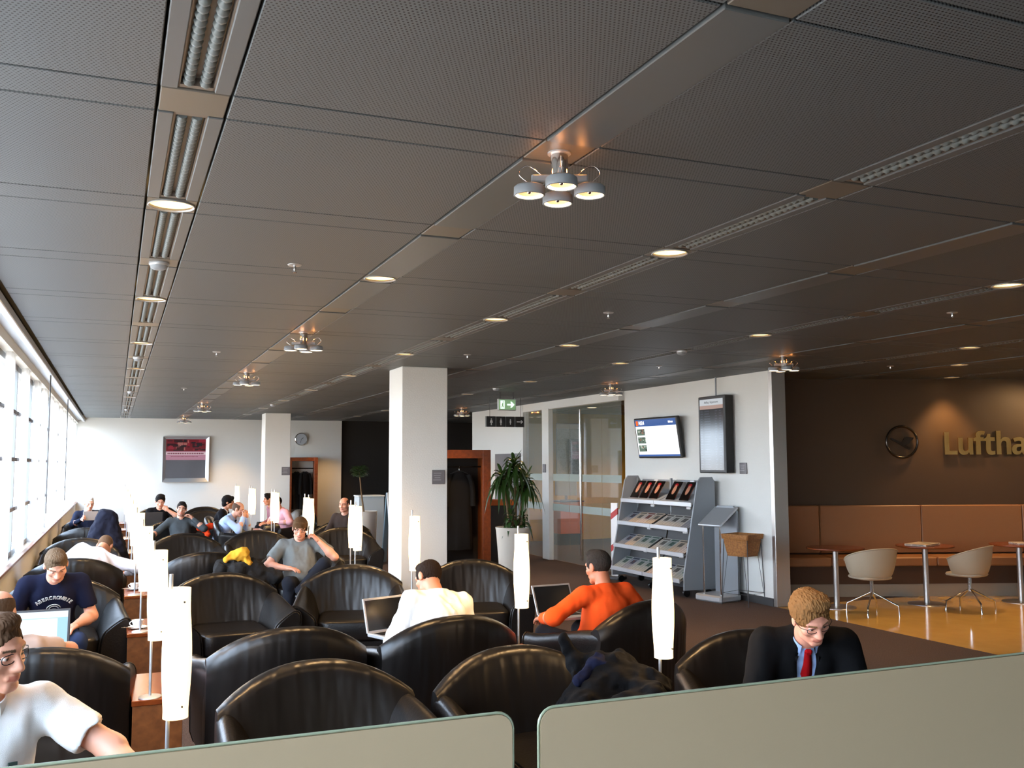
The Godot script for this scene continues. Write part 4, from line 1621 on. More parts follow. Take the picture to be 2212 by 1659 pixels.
func build_news_wall() -> void:
	# tilted television
	var tv := thing("television", "tilted black wall television showing a white news page with a blue header", "television", Vector3(7.57, 2.20, -12.36), -90)
	tv.rotation_degrees = Vector3(0, -84, 0)
	var til := Basis(Vector3.RIGHT, deg_to_rad(9))
	obj("housing", MB.new().cbox(Vector3(0, 0, -0.02), Vector3(1.06, 0.62, 0.07), 0.012, til), mats.black, tv)
	var tex := picture_tex(256, 144, func(im: Image):
		im.fill(Color(0.95, 0.96, 0.97))
		im.fill_rect(Rect2i(0, 0, 256, 26), Color(0.16, 0.30, 0.52))
		im.fill_rect(Rect2i(6, 4, 14, 18), Color(0.90, 0.36, 0.10))
		for i in 3:
			blobs(im, Rect2i(6, 36 + i * 32, 50, 25), [Color(0.35, 0.42, 0.38), Color(0.2, 0.2, 0.2), Color(0.62, 0.66, 0.6), Color(0.5, 0.35, 0.3)], 14, 70 + i)
		im.fill_rect(Rect2i(0, 137, 256, 7), Color(0.25, 0.36, 0.58)))
	var scr := MB.new()
	var hw := 0.50
	var hh := 0.283
	scr.quad(til * Vector3(-hw, -hh, 0.017), til * Vector3(hw, -hh, 0.017), til * Vector3(hw, hh, 0.017), til * Vector3(-hw, hh, 0.017))
	obj("screen", scr, screen_mat("news_screen", tex, 1.35), tv)
	var wt := glow("screen_white", Color(1, 1, 1), 1.3)
	text(tv, "N24", 0.055, 0.001, wt, til * Vector3(-0.335, 0.232, 0.019), til, true, "channel_sign")
	text(tv, "Börse", 0.03, 0.001, wt, til * Vector3(0.38, 0.232, 0.019), til, true, "header_sign")
	obj("bracket", MB.new().box(Vector3(0, 0, -0.12), Vector3(0.20, 0.24, 0.16)), mats.dark_grey, tv)
	var al := AreaLight3D.new()
	al.name = "light"
	tv.add_child(al, true)
	al.area_size = Vector2(0.98, 0.55)
	al.transform = Transform3D(til * Basis(Vector3.UP, PI), til * Vector3(0, 0, 0.03))
	al.light_energy = 0.25
	al.light_color = Color(0.9, 0.95, 1.0)
	al.area_range = 30
	al.shadow_enabled = true
	# departures board
	var bd := thing("departures_board", "tall black portrait flight information display on the white wall", "display", Vector3(7.64, 2.205, -10.95), -90)
	obj("housing", MB.new().cbox(Vector3(0, 0, 0), Vector3(0.63, 1.06, 0.14), 0.01), mats.black, bd)
	var tex2 := picture_tex(128, 224, func(im: Image):
		im.fill(Color(0.05, 0.055, 0.08))
		im.fill_rect(Rect2i(0, 0, 128, 20), Color(0.82, 0.84, 0.86))
		im.fill_rect(Rect2i(0, 20, 128, 12), Color(0.72, 0.60, 0.56))
		var rng := RandomNumberGenerator.new()
		rng.seed = 9
		for r in 24:
			var y := 37 + r * 8
			for c in [[4, 16], [26, 34], [84, 14], [106, 18]]:
				im.fill_rect(Rect2i(c[0], y, maxi(4, c[1] - rng.randi_range(0, 8)), 3), Color(0.20, 0.22, 0.27)))
	var s2 := MB.new()
	s2.quad(Vector3(-0.275, -0.49, 0.0715), Vector3(0.275, -0.49, 0.0715), Vector3(0.275, 0.49, 0.0715), Vector3(-0.275, 0.49, 0.0715))
	obj("screen", s2, screen_mat("board_screen", tex2, 0.75), bd)
	text(bd, "Abflug  Departures", 0.028, 0.001, mats.black, Vector3(0.0, 0.445, 0.0725), Basis.IDENTITY, false, "title_lettering")
	obj("hanger", MB.new().tube([Vector3(0.02, 0.53, 0.0), Vector3(0.02, 0.795, 0.0)], 0.012, 8), mats.grey_metal, bd)
	# small plate
	sign_plate(Vector3(7.732, 1.74, -10.47), -90, 0.15, 0.15, "small square grey sign plate beside the flight information display")
	sign_plate(Vector3(3.64, 1.655, -11.022), 0, 0.16, 0.17, "square grey sign plate on the front of the near white column")
	sign_plate(Vector3(3.66, 1.66, -22.342), 0, 0.19, 0.19, "square grey sign plate on the front of the far white column")
	build_rack()
	# barrier post with red and white bands at the end of the rack
	var bp := thing("barrier_post", "slim white barrier panel with red slanted bands beside the magazine rack", "barrier post", Vector3(7.30, 0, -13.25), -60)
	obj("post", MB.new().cbox(Vector3(0, 0.62, 0), Vector3(0.12, 1.14, 0.03), 0.004), mats.white_gloss, bp)
	obj("foot", MB.new().cbox(Vector3(0, 0.025, 0), Vector3(0.30, 0.05, 0.22), 0.01), mats.dark_grey, bp)
	var red := mat("barrier_red", Color(0.66, 0.10, 0.08), 0.5)
	for y in [0.18, 0.42, 0.92]:
		var st := MB.new().prism(PackedVector2Array([Vector2(-0.061, y), Vector2(0.061, y + 0.09), Vector2(0.061, y + 0.19), Vector2(-0.061, y + 0.10)]), 0.034, Transform3D(Basis.IDENTITY, Vector3(0, 0, -0.017)))
		obj("band", st, red, bp)
	build_lectern()
	build_basket()

func sign_plate(at: Vector3, turn: float, w: float, h: float, label: String) -> void:
	var t := thing("sign_plate", label, "sign", at, turn, "small grey sign plates")
	obj("plate", MB.new().cbox(Vector3(0, 0, 0.004), Vector3(w, h, 0.012), 0.002), mats.plate_grey, t)
	var pl := mat("plate_print", Color(0.62, 0.61, 0.62), 0.5)
	for i in 4:
		obj("print_line", MB.new().box(Vector3(-w * (0.08 + 0.03 * (i % 2)), h * (0.28 - 0.16 * i), 0.0102), Vector3(w * (0.62 - 0.08 * (i % 3)), h * 0.05, 0.001)), pl, t)

var covers := []
func build_rack() -> void:
	# the rack faces -x; in its own axes it faces +z and is 2.0 wide
	var t := thing("magazine_rack", "wide grey magazine rack on wheels with four sloped wire shelves", "magazine rack", Vector3(7.42, 0, -12.02), -90)
	for s in [-1.0, 1.0]:
		var poly := PackedVector2Array([Vector2(-0.22, 0.10), Vector2(0.30, 0.10), Vector2(0.30, 0.30), Vector2(0.06, 1.55), Vector2(0.0, 1.62), Vector2(-0.18, 1.62), Vector2(-0.22, 1.55)])
		var xf := Transform3D(Basis(Vector3(0, 0, 1), Vector3.UP, Vector3(-1, 0, 0)), Vector3(s * 1.0 + 0.015, 0, 0))
		obj("side_panel", MB.new().prism(poly, 0.03, xf), mats.grey_metal, t)
	for b in [-1, 1]:
		for r in 4:
			var y := 0.34 + 0.34 * r
			var z := 0.20 - 0.07 * r
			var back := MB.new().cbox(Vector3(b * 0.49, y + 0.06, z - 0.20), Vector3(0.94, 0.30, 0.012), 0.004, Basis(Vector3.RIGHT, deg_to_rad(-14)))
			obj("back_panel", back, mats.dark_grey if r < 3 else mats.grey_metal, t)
			var sh := obj("shelf", MB.new().cbox(Vector3(b * 0.49, y - 0.06, z - 0.02), Vector3(0.95, 0.012, 0.34), 0.003, Basis(Vector3.RIGHT, deg_to_rad(24))), mats.grey_metal, t)
			obj("lip", MB.new().cbox(Vector3(b * 0.49, y - 0.115, z + 0.15), Vector3(0.97, 0.06, 0.02), 0.004), mats.alu, sh)
			obj("clip", MB.new().cbox(Vector3(b * 0.49, y + 0.17, z - 0.20), Vector3(0.10, 0.07, 0.03), 0.006), mats.white_gloss, t)
	for b in [-1.0, 0.0, 1.0]:
		obj("post", MB.new().box(Vector3(b * 0.96, 0.84, -0.16), Vector3(0.03, 1.50, 0.03)), mats.grey_metal, t)
	for p in [Vector2(-0.9, 0.2), Vector2(0.9, 0.2), Vector2(-0.9, -0.15), Vector2(0.9, -0.15), Vector2(0, 0.2)]:
		obj("wheel", MB.new().lathe([Vector2(0.05, -0.02), Vector2(0.05, 0.02)], 14, Transform3D(Basis(Vector3.BACK, PI / 2), Vector3(p.x, 0.05, p.y))), mats.black, t)
	# the papers: each lies on its shelf
	var rng := RandomNumberGenerator.new()
	rng.seed = 17
	var to := t.transform
	var inks := [Color(0.30, 0.28, 0.27), Color(0.42, 0.20, 0.16), Color(0.20, 0.30, 0.26), Color(0.35, 0.33, 0.30), Color(0.16, 0.18, 0.24)]
	for v in 5:
		var cm := mat("newsprint_%d" % v, Color(1, 1, 1), 0.75)
		cm.albedo_texture = picture_tex(96, 128, func(im: Image):
			var base := [Color(0.70, 0.69, 0.66), Color(0.76, 0.74, 0.70), Color(0.62, 0.62, 0.61), Color(0.74, 0.66, 0.58), Color(0.55, 0.56, 0.58)][v] as Color
			im.fill(base)
			im.fill_rect(Rect2i(6, 6, 84, 14), inks[v])
			for y in range(26, 122, 4):
				for c in 3:
					im.fill_rect(Rect2i(6 + c * 29, y, 20 + (y * 7 + c * 5) % 6, 2), base.lerp(inks[v], 0.55))
			blobs(im, Rect2i(36, 30, 48, 40), [inks[v], base.darkened(0.4), inks[(v + 2) % 5]], 12, 200 + v))
		covers.append(cm)
	var dark := mat("glossy_cover", Color(1, 1, 1), 0.2)
	dark.albedo_texture = picture_tex(96, 128, func(im: Image):
		im.fill(Color(0.05, 0.03, 0.03))
		for y in 128:
			for x in 96:
				var d := Vector2((x - 48) / 20.0, (y - 58) / 34.0).length()
				if d < 1.0:
					im.set_pixel(x, y, Color(0.72, 0.50, 0.40))
				elif Vector2((x - 48) / 22.0, (y - 26) / 14.0).length() < 1.0:
					im.set_pixel(x, y, Color(0.55, 0.10, 0.12)))
	var bmesh := MB.new()
	bmesh.cbox(Vector3.ZERO, Vector3(0.22, 0.014, 0.30), 0.002)
	bmesh.quad(Vector3(-0.108, 0.0075, 0.148), Vector3(0.108, 0.0075, 0.148), Vector3(0.108, 0.0075, -0.148), Vector3(-0.108, 0.0075, -0.148))
	var bm := bmesh.mesh()
	for b in [-1, 1]:
		for r in 4:
			var y := 0.34 + 0.34 * r
			var z := 0.20 - 0.07 * r
			if r == 3:
				for x in ([-0.30, -0.02, 0.26] if b < 0 else [-0.25, 0.10]):
					var o := obj("magazine", bm, dark, self)
					o.name = numbered("glossy_magazine")
					o.transform = to * Transform3D(Basis(Vector3.RIGHT, deg_to_rad(58)), Vector3(b * 0.49 + x, y + 0.055, z - 0.05))
					meta(o, "glossy dark magazine with a portrait cover on the top shelf of the rack", "magazine", "portrait magazines on the rack's top shelf")
				continue
			var n := 4
			for i in n:
				var o := obj("newspaper", bm, covers[rng.randi_range(0, 4)], self)
				o.name = numbered("newspaper")
				o.transform = to * Transform3D(Basis(Vector3.UP, rng.randf_range(-0.02, 0.02)) * Basis(Vector3.RIGHT, deg_to_rad(24 + 6)), Vector3(b * 0.49 - 0.345 + 0.23 * i, y - 0.035 + 0.002 * i, z - 0.01))
				meta(o, "folded newspaper lying on a sloped shelf of the magazine rack", "newspaper", "newspapers on the rack's lower shelves")

func build_lectern() -> void:
	var t := thing("brochure_stand", "grey brochure lectern with a sloped top and two steel rods", "lectern", Vector3(7.44, 0, -10.66), -78)
	obj("foot", MB.new().cbox(Vector3(0, 0.045, 0.03), Vector3(0.46, 0.09, 0.40), 0.02), mats.alu, t)
	var poly := PackedVector2Array([Vector2(-0.20, 0.0), Vector2(0.20, 0.0), Vector2(0.20, 1.12), Vector2(0.14, 1.19), Vector2(-0.14, 1.19), Vector2(-0.20, 1.12)])
	obj("back_panel", MB.new().prism(poly, 0.03, Transform3D(Basis.IDENTITY, Vector3(0, 0.05, -0.17))), mats.grey_metal, t)
	obj("sloped_top", MB.new().cbox(Vector3(0, 1.10, 0.0), Vector3(0.40, 0.03, 0.42), 0.008, Basis(Vector3.RIGHT, deg_to_rad(34))), mats.alu, t)
	for s in [-1.0, 1.0]:
		obj("rod", MB.new().tube([Vector3(s * 0.15, 0.08, 0.13), Vector3(s * 0.15, 1.02, 0.13)], 0.011, 8), mats.chrome, t)
	var ps := mat("leaflet_print", Color(1, 1, 1), 0.7)
	ps.albedo_texture = picture_tex(64, 64, func(im: Image):
		im.fill(Color(0.84, 0.84, 0.85))
		for y in range(8, 60, 6):
			im.fill_rect(Rect2i(8, y, 40, 2), Color(0.5, 0.5, 0.55)))
	for i in 2:
		var o := obj("leaflet", MB.new().cbox(Vector3.ZERO, Vector3(0.14, 0.006, 0.22), 0.001), ps, self)
		o.name = numbered("leaflet")
		o.transform = t.transform * Transform3D(Basis(Vector3.RIGHT, deg_to_rad(34)) * Basis(Vector3.UP, 0.1 * i), Vector3(-0.09 + 0.18 * i, 1.121, -0.01 - 0.02 * i))
		meta(o, "white printed leaflet lying on the sloped lectern top", "leaflet", "leaflets on the lectern")

func build_basket() -> void:
	var t := thing("wicker_basket", "square brown wicker basket carried by a tall thin wire stand", "basket", Vector3(7.50, 0, -10.22), -70)
	var walls := MB.new()
	var rows := []
	for q in [[0.135, 0.62], [0.15, 0.70], [0.165, 0.80], [0.165, 0.835], [0.185, 0.84], [0.19, 0.90], [0.175, 0.90], [0.155, 0.84], [0.14, 0.66]]:
		var row := PackedVector3Array()
		for p in round_rect(q[0] * 2.2, q[0] * 2, 0.03):
			row.append(Vector3(p.x, q[1], p.y))
		rows.append(row)
	walls.skin(rows, true, true, true)
	obj("body", walls, mats.wicker, t)
	# woven bands
	for r in 7:
		var loop := []
		var h := 0.64 + 0.028 * r
		for p in round_rect((0.136 + 0.0047 * r) * 2.2, (0.136 + 0.0047 * r) * 2, 0.03):
			loop.append(Vector3(p.x, h, p.y))
		obj("weave", MB.new().tube(loop, 0.007, 5, true), mats.wicker, t)
	for x in [-1.0, 1.0]:
		for z in [-1.0, 1.0]:
			obj("leg", MB.new().tube([Vector3(x * 0.175, 0.83, z * 0.155), Vector3(x * 0.20, 0.0, z * 0.19)], 0.005, 6), mats.dark_grey, t)
			obj("leg_brace", MB.new().tube([Vector3(x * 0.12, 0.64, z * 0.16), Vector3(x * 0.20, 0.01, z * 0.19)], 0.003, 5), mats.dark_grey, t)
	var loop := []
	for p in [Vector2(1, 1), Vector2(-1, 1), Vector2(-1, -1), Vector2(1, -1)]:
		loop.append(Vector3(p.x * 0.194, 0.15, p.y * 0.185))
	obj("stretcher", MB.new().tube(loop, 0.003, 5, true), mats.dark_grey, t)

# ---------------------------------------------------------------- the bistro corner
func build_bistro() -> void:
	var lb := Basis(logo_d, Vector3.UP, logo_n)
	# bench along the logo wall
	var t := Node3D.new()
	t.name = numbered("bench")
	add_child(t)
	t.transform = Transform3D(lb, logo_o)
	meta(t, "long brown upholstered wall bench with a high back behind the bistro tables", "bench")
	var xs := [-0.62, -0.35, 0.42, 1.86, 3.30, 4.74, 6.2]
	for i in xs.size() - 1:
		var a: float = xs[i]
		var b: float = xs[i + 1]
		obj("back_panel", MB.new().cbox(Vector3((a + b) * 0.5, 0.88, 0.07), Vector3(b - a - 0.008, 0.66, 0.10), 0.012), mats.bench_leather, t)
		obj("seat_panel", MB.new().cbox(Vector3((a + b) * 0.5, 0.47, 0.30), Vector3(b - a - 0.008, 0.12, 0.52), 0.015), mats.bench_leather, t)
	obj("front", MB.new().box(Vector3(2.8, 0.30, 0.29), Vector3(6.8, 0.26, 0.44)), mats.bench_base, t)
	obj("plinth", MB.new().box(Vector3(2.8, 0.085, 0.27), Vector3(6.8, 0.17, 0.46)), mats.plinth, t)
	# tables
	var tops := [Vector3(8.42, 0, -9.55), Vector3(9.66, 0, -9.30), Vector3(10.90, 0, -8.93)]
	var labs := ["round reddish-brown bistro table nearest the steel wall end", "round reddish-brown bistro table with a folded newspaper on it", "round reddish-brown bistro table farthest along the bench"]
	for i in 3:
		var b := thing("bistro_table", labs[i], "table", tops[i], 0, "round bistro tables before the bench")
		obj("tabletop", MB.new().lathe([Vector2(0.0, 0.722), Vector2(0.33, 0.722), Vector2(0.355, 0.73), Vector2(0.355, 0.742), Vector2(0.35, 0.746), Vector2(0.0, 0.746)], 40, Transform3D.IDENTITY, false, false), mats.table_wood, b)
		obj("column", MB.new().lathe([Vector2(0.035, 0.015), Vector2(0.035, 0.722)], 20), mats.steel, b)
		obj("base_plate", MB.new().lathe([Vector2(0.23, 0.0), Vector2(0.23, 0.010), Vector2(0.20, 0.016), Vector2(0.0, 0.018)], 36, Transform3D.IDENTITY, true, false), mats.steel, b)
	var np := obj("folded_newspaper", MB.new().cbox(Vector3.ZERO, Vector3(0.42, 0.028, 0.28), 0.004), covers[3])
	np.transform = Transform3D(Basis(Vector3.UP, 0.35), tops[1] + Vector3(-0.06, 0.762, 0.02))
	meta(np, "thick folded newspaper lying on the middle bistro table", "newspaper")
	var np2 := obj("folded_newspaper", MB.new().cbox(Vector3.ZERO, Vector3(0.30, 0.02, 0.25), 0.004), covers[1])
	np2.transform = Transform3D(Basis(Vector3.UP, -0.4), tops[2] + Vector3(0.05, 0.757, 0.05))
	meta(np2, "folded newspaper lying on the bistro table farthest along the bench", "newspaper")
	# shell chairs
	var labs2 := ["beige shell chair on a four-prong steel base beside the table nearest the steel wall end", "beige shell chair on a four-prong steel base between two bistro tables", "beige shell chair on a four-prong steel base at the farthest bistro table"]
	var c0 := make_shell_chair()
	var cs := [[Vector3(8.40, 0, -8.92), 172.0], [Vector3(9.70, 0, -8.66), 200.0], [Vector3(11.15, 0, -8.4), 190.0]]
	for i in 3:
		if i == 0:
			c0.position = cs[0][0]
			c0.rotation_degrees.y = cs[0][1]
			c0.set_meta("label", labs2[0])
		else:
			copy(c0, cs[i][0], cs[i][1], labs2[i])
	# emblem and lettering on the wall
	var em := Node3D.new()
	em.name = numbered("emblem")
	add_child(em)
	em.transform = Transform3D(lb, logo_o + logo_d * 1.66 + logo_n * 0.02 + Vector3(0, 2.10, 0))
	meta(em, "round dark chrome emblem with a stylised flying crane on the brown wall", "emblem")
	var loop := []
	for k in 40:
		loop.append(Vector3(cos(TAU * k / 40), sin(TAU * k / 40), 0.1) * 0.222)
	obj("ring", MB.new().tube(loop, 0.018, 8, true), mats.dark_chrome, em)
	var crane := PackedVector2Array([Vector2(-0.165, 0.055), Vector2(-0.15, 0.03), Vector2(-0.10, 0.005), Vector2(-0.055, -0.02), Vector2(0.0, -0.055), Vector2(0.055, -0.09), Vector2(0.105, -0.11), Vector2(0.115, -0.085), Vector2(0.06, -0.055), Vector2(0.04, -0.04), Vector2(0.075, -0.035), Vector2(0.11, -0.02), Vector2(0.125, 0.01), Vector2(0.15, 0.025), Vector2(0.175, 0.06), Vector2(0.13, 0.065), Vector2(0.09, 0.072), Vector2(0.05, 0.068), Vector2(0.03, 0.045), Vector2(0.02, 0.02), Vector2(0.0, 0.0), Vector2(-0.03, 0.005), Vector2(-0.08, 0.03), Vector2(-0.125, 0.052)])
	obj("crane", MB.new().prism(crane, 0.02), mats.dark_chrome, em)
	var wd := Node3D.new()
	wd.name = numbered("wall_lettering")
	add_child(wd)
	wd.transform = Transform3D(lb, logo_o + logo_n * 0.02 + Vector3(0, 1.93, 0))
	meta(wd, "golden metal lettering of the lounge's name on the brown wall", "lettering")
	var lx := 2.24
	for ch in [["L", 0.215], ["u", 0.235], ["f", 0.155], ["t", 0.16], ["h", 0.235], ["a", 0.22], ["n", 0.235], ["s", 0.20], ["a", 0.22]]:
		text(wd, ch[0], 0.315, 0.025, mats.gold_letter, Vector3(lx + ch[1] * 0.5, 0.14, 0.012), Basis.IDENTITY, true, "letter")
		lx += ch[1]

func make_shell_chair() -> Node3D:
	var t := thing("shell_chair", "", "chair", Vector3.ZERO, 0, "beige shell chairs in the bistro")
	# one bent shell: seat, back and sides; front is +z
	var rows := []
	var rows2 := []
	for i in 13:
		var v := i / 12.0
		var row := PackedVector3Array()
		var row2 := PackedVector3Array()
		for k in 25:
			var a := deg_to_rad(lerpf(-125, 125, k / 24.0))   # round the back, 0 is the middle of the back
			var rx := lerpf(0.18, 0.315, pow(v, 0.55))
			var rz := lerpf(0.16, 0.27, pow(v, 0.6))
			var top := 0.36 * (0.35 + 0.65 * pow(maxf(cos(a * 0.55), 0.0), 1.2))
			var y := 0.44 + top * pow(v, 1.7)
			var q := Vector3(sin(a) * rx, y, -cos(a) * rz)
			row.append(q)
			row2.append(q - Vector3(sin(a) * 0.012, -0.006, -cos(a) * 0.012))
		rows.append(row)
		rows2.append(row2)
	obj("shell", MB.new().skin(rows, false), mats.plastic_shell, t)
	var ins := MB.new().skin(rows2, false)
	# rim
	var last: PackedVector3Array = rows[12]
	obj("inside_pad", ins, mats.plastic_shell, t)
	obj("rim", MB.new().tube(Array(last), 0.008, 6), mats.plastic_shell, t)
	var cu := MB.new()
	cushion(cu, Vector3(0, 0.445, 0.03), Vector3(0.44, 0.06, 0.44), 0.6, 24, 8)
	obj("seat", cu, mats.plastic_shell, t)
	obj("stem", MB.new().lathe([Vector2(0.026, 0.24), Vector2(0.022, 0.42)], 14), mats.chrome, t)
	for i in 4:
		var a := deg_to_rad(45.0 + 90.0 * i)
		var d := Vector3(cos(a), 0, sin(a))
		obj("prong", MB.new().tube([Vector3(0, 0.27, 0), d * 0.29 + Vector3(0, 0.12, 0), d * 0.30 + Vector3(0, 0.0, 0)], 0.011, 8), mats.chrome, t)
	return t

# ---------------------------------------------------------------- glass partition, office, signs, wardrobes, back wall
func build_partition() -> void:
	var x := 7.70
	struct("trim_5", MB.new().box(Vector3(x, 2.925, -16.5), Vector3(0.14, 0.15, 5.66)), mats.white_wall)
	var zs := [-13.70, -14.39, -15.13, -15.65, -16.37, -17.62]
	for i in zs.size() - 1:
		var z0: float = zs[i]
		var z1: float = zs[i + 1]
		var t := thing("glass_partition", "tall clear glass partition panel with two frosted bands beside the news wall", "glass partition", Vector3(x, 0, (z0 + z1) * 0.5), 0, "glass partition panels beside the news wall")
		var w := z0 - z1
		obj("pane", MB.new().box(Vector3(0, 1.43, 0), Vector3(0.012, 2.84, w - 0.012)), mats.partition_pane, t)
		for y in [0.99, 1.55]:
			obj("frosted_band", MB.new().box(Vector3(-0.0075, y, 0), Vector3(0.002, 0.13, w - 0.012)), mats.frost, t)
	var hd := obj("door_handle", MB.new().tube([Vector3(0, 0.1, 0), Vector3(0, 2.78, 0)], 0.02, 10), mats.chrome)
	hd.position = Vector3(7.66, 0, -15.13)
	meta(hd, "tall vertical chrome handle bar on the glass partition", "handle")
	struct("column_partition", MB.new().cbox(Vector3(7.66, 1.43, -16.52), Vector3(0.10, 2.86, 0.30), 0.004), mats.white_wall)
	sign_plate(Vector3(7.605, 1.72, -16.55), -90, 0.13, 0.16, "small grey sign plate on the white post of the glass partition")
	# the office behind it
	wall_box("wall_office_back", Vector3(8.6, 0, -20.6), Vector3(14.8, H, -20.4), mats.yellow_wall)
	wall_box("wall_office_side", Vector3(7.76, 0, -20.6), Vector3(8.6, H, -20.4), mats.yellow_wall)
	wall_box("wall_office_front", Vector3(7.93, 0, -13.75), Vector3(14.8, H, -13.6), mats.yellow_wall)
	for q in [Vector2(9.3, -17.8), Vector2(10.8, -18.6), Vector2(9.0, -15.5)]:
		var dl := thing("office_downlight", "round ceiling lamp in the yellow office behind the glass", "downlight", Vector3(q.x, H, q.y), 0, "round lamps of the yellow office")
		obj("rim", MB.new().lathe([Vector2(0.11, 0.0), Vector2(0.11, -0.012), Vector2(0.095, -0.014)], 20, Transform3D.IDENTITY, true, false), mats.alu, dl)
		obj("lens", MB.new().lathe([Vector2(0.0, -0.013), Vector2(0.095, -0.013)], 20, Transform3D.IDENTITY, false, false), glow("office_lamp_glow", Color(1.0, 0.88, 0.68), 4.0), dl)
		spot(dl, Vector3(0, -0.03, 0), 3.4, 65.0, 0.09)
	var ct := thing("reception_counter", "orange fronted reception counter behind the glass partition", "counter", Vector3(9.42, 0, -19.3), 0)
	obj("front", MB.new().cbox(Vector3(0, 0.60, 0), Vector3(0.56, 0.70, 0.5), 0.01), mats.orange, ct)
	obj("kick", MB.new().box(Vector3(0, 0.13, -0.02), Vector3(0.54, 0.26, 0.44)), mats.dark_grey, ct)
	obj("worktop", MB.new().cbox(Vector3(0, 0.965, 0), Vector3(0.60, 0.03, 0.55), 0.004), mats.dark_grey, ct)
	var mo := thing("monitor", "thin grey computer monitor on the orange counter", "monitor", Vector3(9.42, 0.98, -19.35), -40)
	obj("panel", MB.new().cbox(Vector3(0, 0.28, 0), Vector3(0.5, 0.34, 0.03), 0.006), mats.grey_metal, mo)
	obj("stand", MB.new().cbox(Vector3(0, 0.07, -0.02), Vector3(0.06, 0.14, 0.03), 0.004), mats.grey_metal, mo)
	obj("foot", MB.new().cbox(Vector3(0, 0.008, 0), Vector3(0.24, 0.016, 0.18), 0.004), mats.grey_metal, mo)
	var lst := obj("timetable_panel", MB.new().cbox(Vector3.ZERO, Vector3(0.64, 1.27, 0.03), 0.006), timetable())
	lst.position = Vector3(10.0, 2.13, -20.37)
	meta(lst, "large dark printed panel with fine columns on the office wall", "panel")
	var pn := thing("notice_board", "white framed notice stand in the passage behind the large potted plant", "notice board", Vector3(7.42, 1.42, -19.30), 0)
	obj("frame", MB.new().cbox(Vector3(0, 0, 0.01), Vector3(0.30, 1.0, 0.03), 0.006), mats.white_gloss, pn)
	obj("post", MB.new().box(Vector3(0, -0.93, 0), Vector3(0.06, 0.94, 0.02)), mats.white_gloss, pn)
	obj("foot", MB.new().box(Vector3(0, -1.41, 0), Vector3(0.3, 0.02, 0.3)), mats.white_gloss, pn)
	obj("print", MB.new().box(Vector3(0, 0, 0.027), Vector3(0.21, 0.88, 0.004)), mat("notice_print", Color(0.46, 0.45, 0.44), 0.4), pn)
	wall_box("wall_passage", Vector3(7.63, 0, -20.6), Vector3(7.76, H, -17.64), mats.white_wall)
	wall_box("door_1", Vector3(7.60, 0, -19.1), Vector3(7.635, 2.02, -17.75), mats.plate_grey)
	var gc := thing("grey_counter", "grey cabinet with an orange top strip behind the large potted plant", "cabinet", Vector3(6.62, 0, -16.6), 0)
	obj("body", MB.new().cbox(Vector3(0, 0.52, 0), Vector3(0.62, 1.04, 0.5), 0.006), mats.dark_grey, gc)
	obj("top_strip", MB.new().cbox(Vector3(0, 1.09, 0), Vector3(0.64, 0.10, 0.52), 0.006), mats.orange, gc)

func timetable() -> StandardMaterial3D:
	var m := mat("timetable_print", Color(1, 1, 1), 0.3)
	m.albedo_texture = picture_tex(128, 160, func(im: Image):
		im.fill(Color(0.20, 0.20, 0.22))
		im.fill_rect(Rect2i(0, 0, 128, 16), Color(0.75, 0.75, 0.76))
		var rng := RandomNumberGenerator.new()
		rng.seed = 4
		for x in range(4, 124, 4):
			for y in range(20, 154, 3):
				if rng.randf() < 0.72:
					im.fill_rect(Rect2i(x, y, 2, 2), Color(0.50, 0.50, 0.52)))
	m.uv1_scale = Vector3(1, 1, 1)
	return m

func coat(parent_label: String, at: Vector3, turn: float, h: float, w: float, col: Material) -> void:
	var t := thing("hanging_coat", parent_label, "coat", at, turn, "dark coats on the wardrobe rails")
	var rows := []
	for i in 11:
		var f := i / 10.0
		var row := PackedVector3Array()
		var ww := w * (0.30 + 0.70 * smoothstep(0.0, 0.14, f)) * (1.0 + 0.12 * f)
		for k in 28:
			var a := TAU * k / 28
			var fold := 1.0 + 0.12 * f * sin(a * 7.0 + i * 0.2)
			row.append(Vector3(cos(a) * ww * 0.5 * fold, -0.09 - h * f, sin(a) * (0.05 + 0.05 * f) * fold))
		rows.append(row)
	obj("cloth", MB.new().skin(rows), col, t)
	for s in [-1.0, 1.0]:
		obj("sleeve", MB.new().tube(smooth_line([Vector3(s * w * 0.40, -0.13, 0), Vector3(s * w * 0.55, -0.35, 0.02), Vector3(s * w * 0.58, -0.70, 0.03)]), 0.05, 10), col, t)
	obj("hanger", MB.new().tube(smooth_line([Vector3(-w * 0.4, -0.12, 0), Vector3(0, -0.06, 0), Vector3(w * 0.4, -0.12, 0)]), 0.008, 6), mats.dark_grey, t)
	obj("hook", MB.new().tube(smooth_line([Vector3(0, -0.06, 0), Vector3(0, -0.015, 0), Vector3(0.0, 0.012, 0.012), Vector3(0, 0.016, -0.01)]), 0.004, 6), mats.chrome, t)

